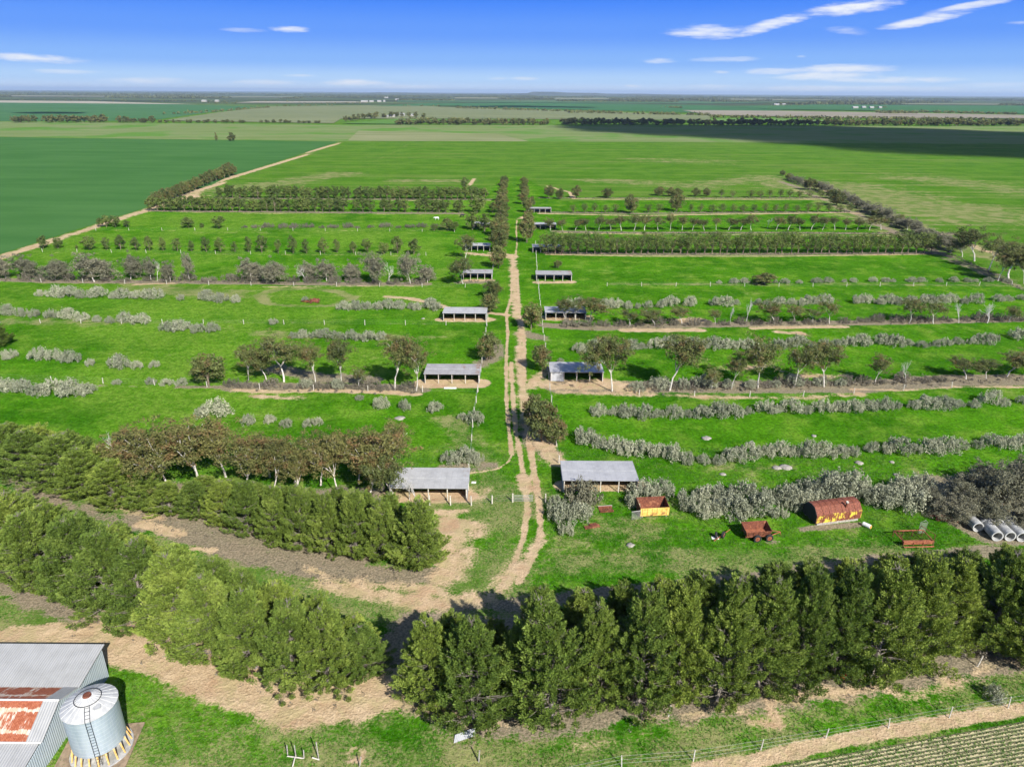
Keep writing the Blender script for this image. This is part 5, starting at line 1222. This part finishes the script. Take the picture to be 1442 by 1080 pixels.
for x, y, w, l in ((513,144.3,70,'largest pale shed of the distant farm cluster'), (523,144.2,40,'second pale shed of the distant farm cluster'), (534,144,40,'third pale shed of the distant farm cluster'), (541,143.8,20,'small end shed of the distant farm cluster'), (544,138.5,60,'pale shed behind the distant farm cluster'), (559,141.5,45,'isolated pale shed right of the distant cluster'),
                   (287,143.8,45,'pale barn at the wooded farm far left'), (305,143.6,35,'lesser pale barn at the wooded farm far left'), (1094,149,50,'pale farm shed in the right distance, left of two'), (1104,149,35,'pale farm shed in the right distance, right of two'),
                   (1205,153.5,40,'pale building at the left end of the right distant farm'), (1217,153,30,'pale building second in the right distant farm'), (1228,153.5,30,'pale building at the middle of the right distant farm'), (1240,153.5,22,'pale building at the right end of the right distant farm')):
    house(x, y, w * .55, 16, 6, l)
# hills
def hills(name, prof, yy, depth):
    P = [G(x, yy + (x - 721) * .0063) for x, _ in prof]; m = MB(); n = len(P); vs = []
    for (X, Y), (_, z) in zip(P, prof):
        r = math.hypot(X, Y); ux, uy = X / r, Y / r
        for f, zz in ((0, 0), (.25, .75), (.4, 1), (.8, 1), (1, 0)): vs.append((X + ux * depth * f, Y + uy * depth * f, z * zz))
    m.add(vs, [(i * 5 + j, (i + 1) * 5 + j, (i + 1) * 5 + j + 1, i * 5 + j + 1) for i in range(n - 1) for j in range(4)])
    return tag(m.obj(name, speckled('hill_scrub', (.05, .065, .035), (.09, .10, .05), .002), smooth=True), kind='structure')
hills('hill', [(500,0),(530,30),(560,36),(600,24),(640,12),(700,18),(742,36),(750,66),(780,68),(800,52),(840,50),(856,36),(900,40),(960,20),(1020,0)], 134.6, 3500)

M_stone = speckled('pale_stone', (.22, .21, .18), (.36, .33, .28), 3)
for k, (x, y, w) in enumerate([(995,617,1.5),(1058,624,1.0),(1094,659,1.4),(1106,658,1.7),(1018,668,.9),(1210,652,1.2),(1256,651,.8),(1146,614,.8),(563,589,1.6),(596,449,.9),(1262,669,.8),(888,768,1.0)]):
    X, Y = G(x, y); m = MB(); rg = np.random.RandomState(900 + k); n = 9
    for j, (f, z) in enumerate(((1, -.02), (.96, .1), (.6, .2))):
        m.v += [(math.cos(6.283 * i / n) * w * .7 * f * rg.uniform(.6, 1.1), math.sin(6.283 * i / n) * w * .6 * f * rg.uniform(.7, 1.1), z * rg.uniform(.7, 1.3)) for i in range(n)]
    for j in range(2): m.f += [(j * n + i, j * n + (i + 1) % n, (j + 1) * n + (i + 1) % n, (j + 1) * n + i) for i in range(n)]
    m.f.append(tuple(range(2 * n, 3 * n))); o = m.obj('rock', M_stone, None, smooth=True, loc=(X, Y, 0))
    tag(o, 'flat pale rock showing in the grass, ' + ('nearest the track in the first right paddock','small, behind the first right saltbush row','left of a pair below the first saltbush row','right of a pair below the first saltbush row','beneath the near end of the first right row','right of the pair below the first saltbush row','farthest right below the first saltbush row','small, between first and second right saltbush rows','in the first left paddock between bushes','between third and second left shelters','alone above the big saltbush hedge','in the machinery paddock near the pines')[k], 'rock')
# ------------------------------------------------------------------ light, sky, air
SUN_EL = 37.0
sd = Vector((.50, -.87, 0)).normalized() * math.cos(R(SUN_EL)) + Vector((0, 0, math.sin(R(SUN_EL))))
sl = bpy.data.lights.new('sun', 'SUN'); sl.energy = 4.7; sl.angle = R(.5); sl.color = (1, .96, .90)
so = bpy.data.objects.new('sun', sl); C.objects.link(so); so.rotation_euler = (-sd).to_track_quat('-Z', 'Y').to_euler(); so.location = (50, -80, 120)

w = bpy.data.worlds.new('World'); S.world = w; w.use_nodes = True
t = NT(w.node_tree); bg = t.n['Background']; bg.inputs[1].default_value = .09
sky = t.node('ShaderNodeTexSky', sky_type='NISHITA'); sky.sun_disc = False; sky.sun_elevation = R(SUN_EL); sky.sun_rotation = math.atan2(sd.x, sd.y)
sky.air_density = 1.0; sky.dust_density = .6; sky.ozone_density = 2.0
tc = t.node('ShaderNodeTexCoord'); s = t.node('ShaderNodeSeparateXYZ'); t.l.new(tc.outputs['Generated'], s.inputs[0])
az = t.math('ARCTAN2', s.outputs[0], s.outputs[1]); el = t.math('ARCSINE', s.outputs[2])
# the clear deep blue of the day: bluer with height than the model sky
ramp = t.node('ShaderNodeValToRGB'); t.l.new(t.math('DIVIDE', el, R(16)), ramp.inputs[0])
cr = ramp.color_ramp; cr.interpolation = 'EASE'
stops = [(0, (4.4, 5.2, 6.2)), (.05, (2.8, 4.1, 5.9)), (.13, (1.45, 2.85, 5.8)), (.25, (.75, 2.0, 5.8)), (.42, (.26, 1.35, 5.7)), (1, (.14, .95, 4.6))]
cr.elements[0].position = 0; cr.elements[0].color = (.5, .5, .5, 1)
for p_, c_ in stops[1:]:
    e = cr.elements.new(p_) if p_ < 1 else cr.elements[-1]; e.position = p_
for e, (p_, c_) in zip(cr.elements, stops): e.color = (*[v / 10 for v in c_], 1)
rc = t.mix(1.0, ramp.outputs[0], (11, 11, 11), 'MULTIPLY')
col = t.mix(t.ss(el, R(12), R(34)), rc, t.mix(1.0, sky.outputs[0], (.8, .8, .8), 'MULTIPLY'))
cz = t.node('ShaderNodeCombineXYZ'); t.l.new(az, cz.inputs[0]); t.l.new(el, cz.inputs[1])
nz = t.noise(1, 6, .62, t.mapped(cz.outputs[0], (16, 90, 1)), dist=.4); nz2 = t.noise(1, 4, .6, t.mapped(cz.outputs[0], (45, 300, 1), loc=(3, 1, 0)))
wob = t.math('ADD', t.math('MULTIPLY', t.math('SUBTRACT', nz, .5), 2.6), t.math('MULTIPLY', t.math('SUBTRACT', nz2, .5), 1.3))
total = None
for (x, y, hw, hh, stg, tilt) in ((45,82,70,6,.95,.03),(90,101,50,3,.5,0),(205,114,58,5,.7,0),(370,116,50,4,.6,0),(408,42,26,4,.95,0),(345,43,30,3,.35,0),(505,117,52,5,1,0),(575,123,42,3,.6,0),(420,107,22,2,.5,0),(740,111,22,2.5,.6,0),(700,111,16,2,.4,0),(890,122,14,2.5,.8,0),
        (1000,45,58,9,.9,.0),(1085,35,52,8,1,-.22),(925,86,28,4,.7,0),(1020,84,44,4,.55,0),(1200,11,66,9,1,-.08),(1310,27,54,7,.95,-.16),(1370,8,52,5,.85,-.12),(1195,44,28,6,.45,.1),(1090,101,44,5,.7,0),(1180,97,64,6,.85,0),(1170,108,76,6,.9,0),(1250,113,84,5,.8,0),(1150,126,64,5,.8,0),(1015,102,14,2.5,.7,0),(1400,120,54,4,.4,0),(1000,122,34,3,.4,0),(1432,32,18,3,.5,0),(1128,80,8,2,.5,0),(120,128,60,2,.3,0),(1250,125,90,4,.5,0)):
    d = Vector(RN @ np.array([(x - CX) / F, -(y - CY) / F, -1.0])).normalized()
    a0, e0 = math.atan2(d.x, d.y), math.asin(d.z); cs = math.cos(a0)
    wa = hw / F * cs; we = hh / F * cs * .95
    da = t.math('DIVIDE', t.math('SUBTRACT', az, a0), wa)
    de = t.math('DIVIDE', t.math('SUBTRACT', t.math('SUBTRACT', el, e0), t.math('MULTIPLY', t.math('SUBTRACT', az, a0), -tilt / cs)), we)
    q = t.math('ADD', t.math('MULTIPLY', da, da), t.math('MULTIPLY', de, de))
    mk = t.math('MULTIPLY', t.ss(t.math('ADD', t.math('SUBTRACT', 1.15, q), wob), 0, 1.5), stg)
    total = mk if total is None else t.math('MAXIMUM', total, mk)
col = t.mix(t.math('MULTIPLY', total, .97, clamp=True), col, (6.0, 6.15, 6.4))
t.l.new(col, bg.inputs[0])

# the clouds overhead and behind whose shade lies on the far fields
def cloud(poly, alt, label, seed):
    sh = sd * (alt / sd.z); P = np.array([(x + sh.x, y + sh.y) for x, y in gp(poly)]); rng = np.random.RandomState(seed)
    x0, y0 = P.min(0); x1, y1 = P.max(0); import bmesh; bm = bmesh.new(); r = min(x1 - x0, y1 - y0) * .085; n = 0; tries = 0
    while n < 260 and tries < 4000:
        tries += 1; x, y = rng.uniform(x0, x1), rng.uniform(y0, y1)
        if not inside(np.array([x]), np.array([y]), [tuple(p) for p in P])[0]: continue
        rr = r * rng.uniform(.6, 1.25); M = Matrix.Translation((x, y, alt + rng.uniform(0, rr * .4))) @ Matrix.Diagonal((rr * rng.uniform(1, 1.6), rr, rr * .5, 1))
        bmesh.ops.create_icosphere(bm, subdivisions=2, radius=1, matrix=M); n += 1
    for v in bm.verts: v.co += Vector(rng.normal(size=3)) * r * .05
    me = bpy.data.meshes.new('cloud'); bm.to_mesh(me); me.shade_smooth()
    o = obj('cloud', me, M_cloud); return tag(o, kind='stuff')
def thin(t, p):
    tr = t.node('ShaderNodeBsdfTransparent'); mx = t.node('ShaderNodeMixShader'); mx.inputs[0].default_value = .42
    t.l.new(p.outputs[0], mx.inputs[1]); t.l.new(tr.outputs[0], mx.inputs[2]); t.l.new(mx.outputs[0], t.n['Material Output'].inputs[0])
M_cloud = material('cloud', thin, col=(.85, .86, .88), rough=1, spec=0)
cloud([(765,181),(850,184),(950,188),(1060,195),(1140,203),(1240,208),(1442,219),(1900,240),(1900,205),(1442,189),(1300,184),(1180,179.5),(1000,178),(860,178)], 2600, '', 1)
cloud([(620,151),(720,149.5),(830,151.5),(830,152.6),(720,151.6)], 1500, '', 2)
cloud([(20,159.5),(60,158.2),(120,158.8),(110,160.4),(50,160.6)], 1300, '', 3)

# air
HZ = MB(); HZ.box(-62000, 62000, -2500, 61000, -1, 190)
mh = bpy.data.materials.new('haze'); mh.use_nodes = True; nt = mh.node_tree; nt.nodes.remove(nt.nodes['Principled BSDF'])
vol = nt.nodes.new('ShaderNodeVolumePrincipled'); vol.inputs['Color'].default_value = (.60, .78, 1.0, 1); vol.inputs['Density'].default_value = 4.0e-5; vol.inputs['Anisotropy'].default_value = .1
nt.links.new(vol.outputs[0], nt.nodes['Material Output'].inputs['Volume'])
hz = HZ.obj('haze', mh); tag(hz, kind='stuff')

S.view_settings.view_transform = 'Standard'; S.view_settings.look = 'None'; S.view_settings.gamma = 1; S.view_settings.exposure = 0.8; S.view_settings.use_curve_mapping = False
S.render.engine = 'CYCLES'
cy = S.cycles; cy.max_bounces = 6; cy.diffuse_bounces = 3; cy.transparent_max_bounces = 8; cy.volume_bounces = 0; cy.use_adaptive_sampling = True; cy.adaptive_threshold = .02
try: cy.use_denoising = True; cy.denoiser = 'OPENIMAGEDENOISE'
except Exception: pass
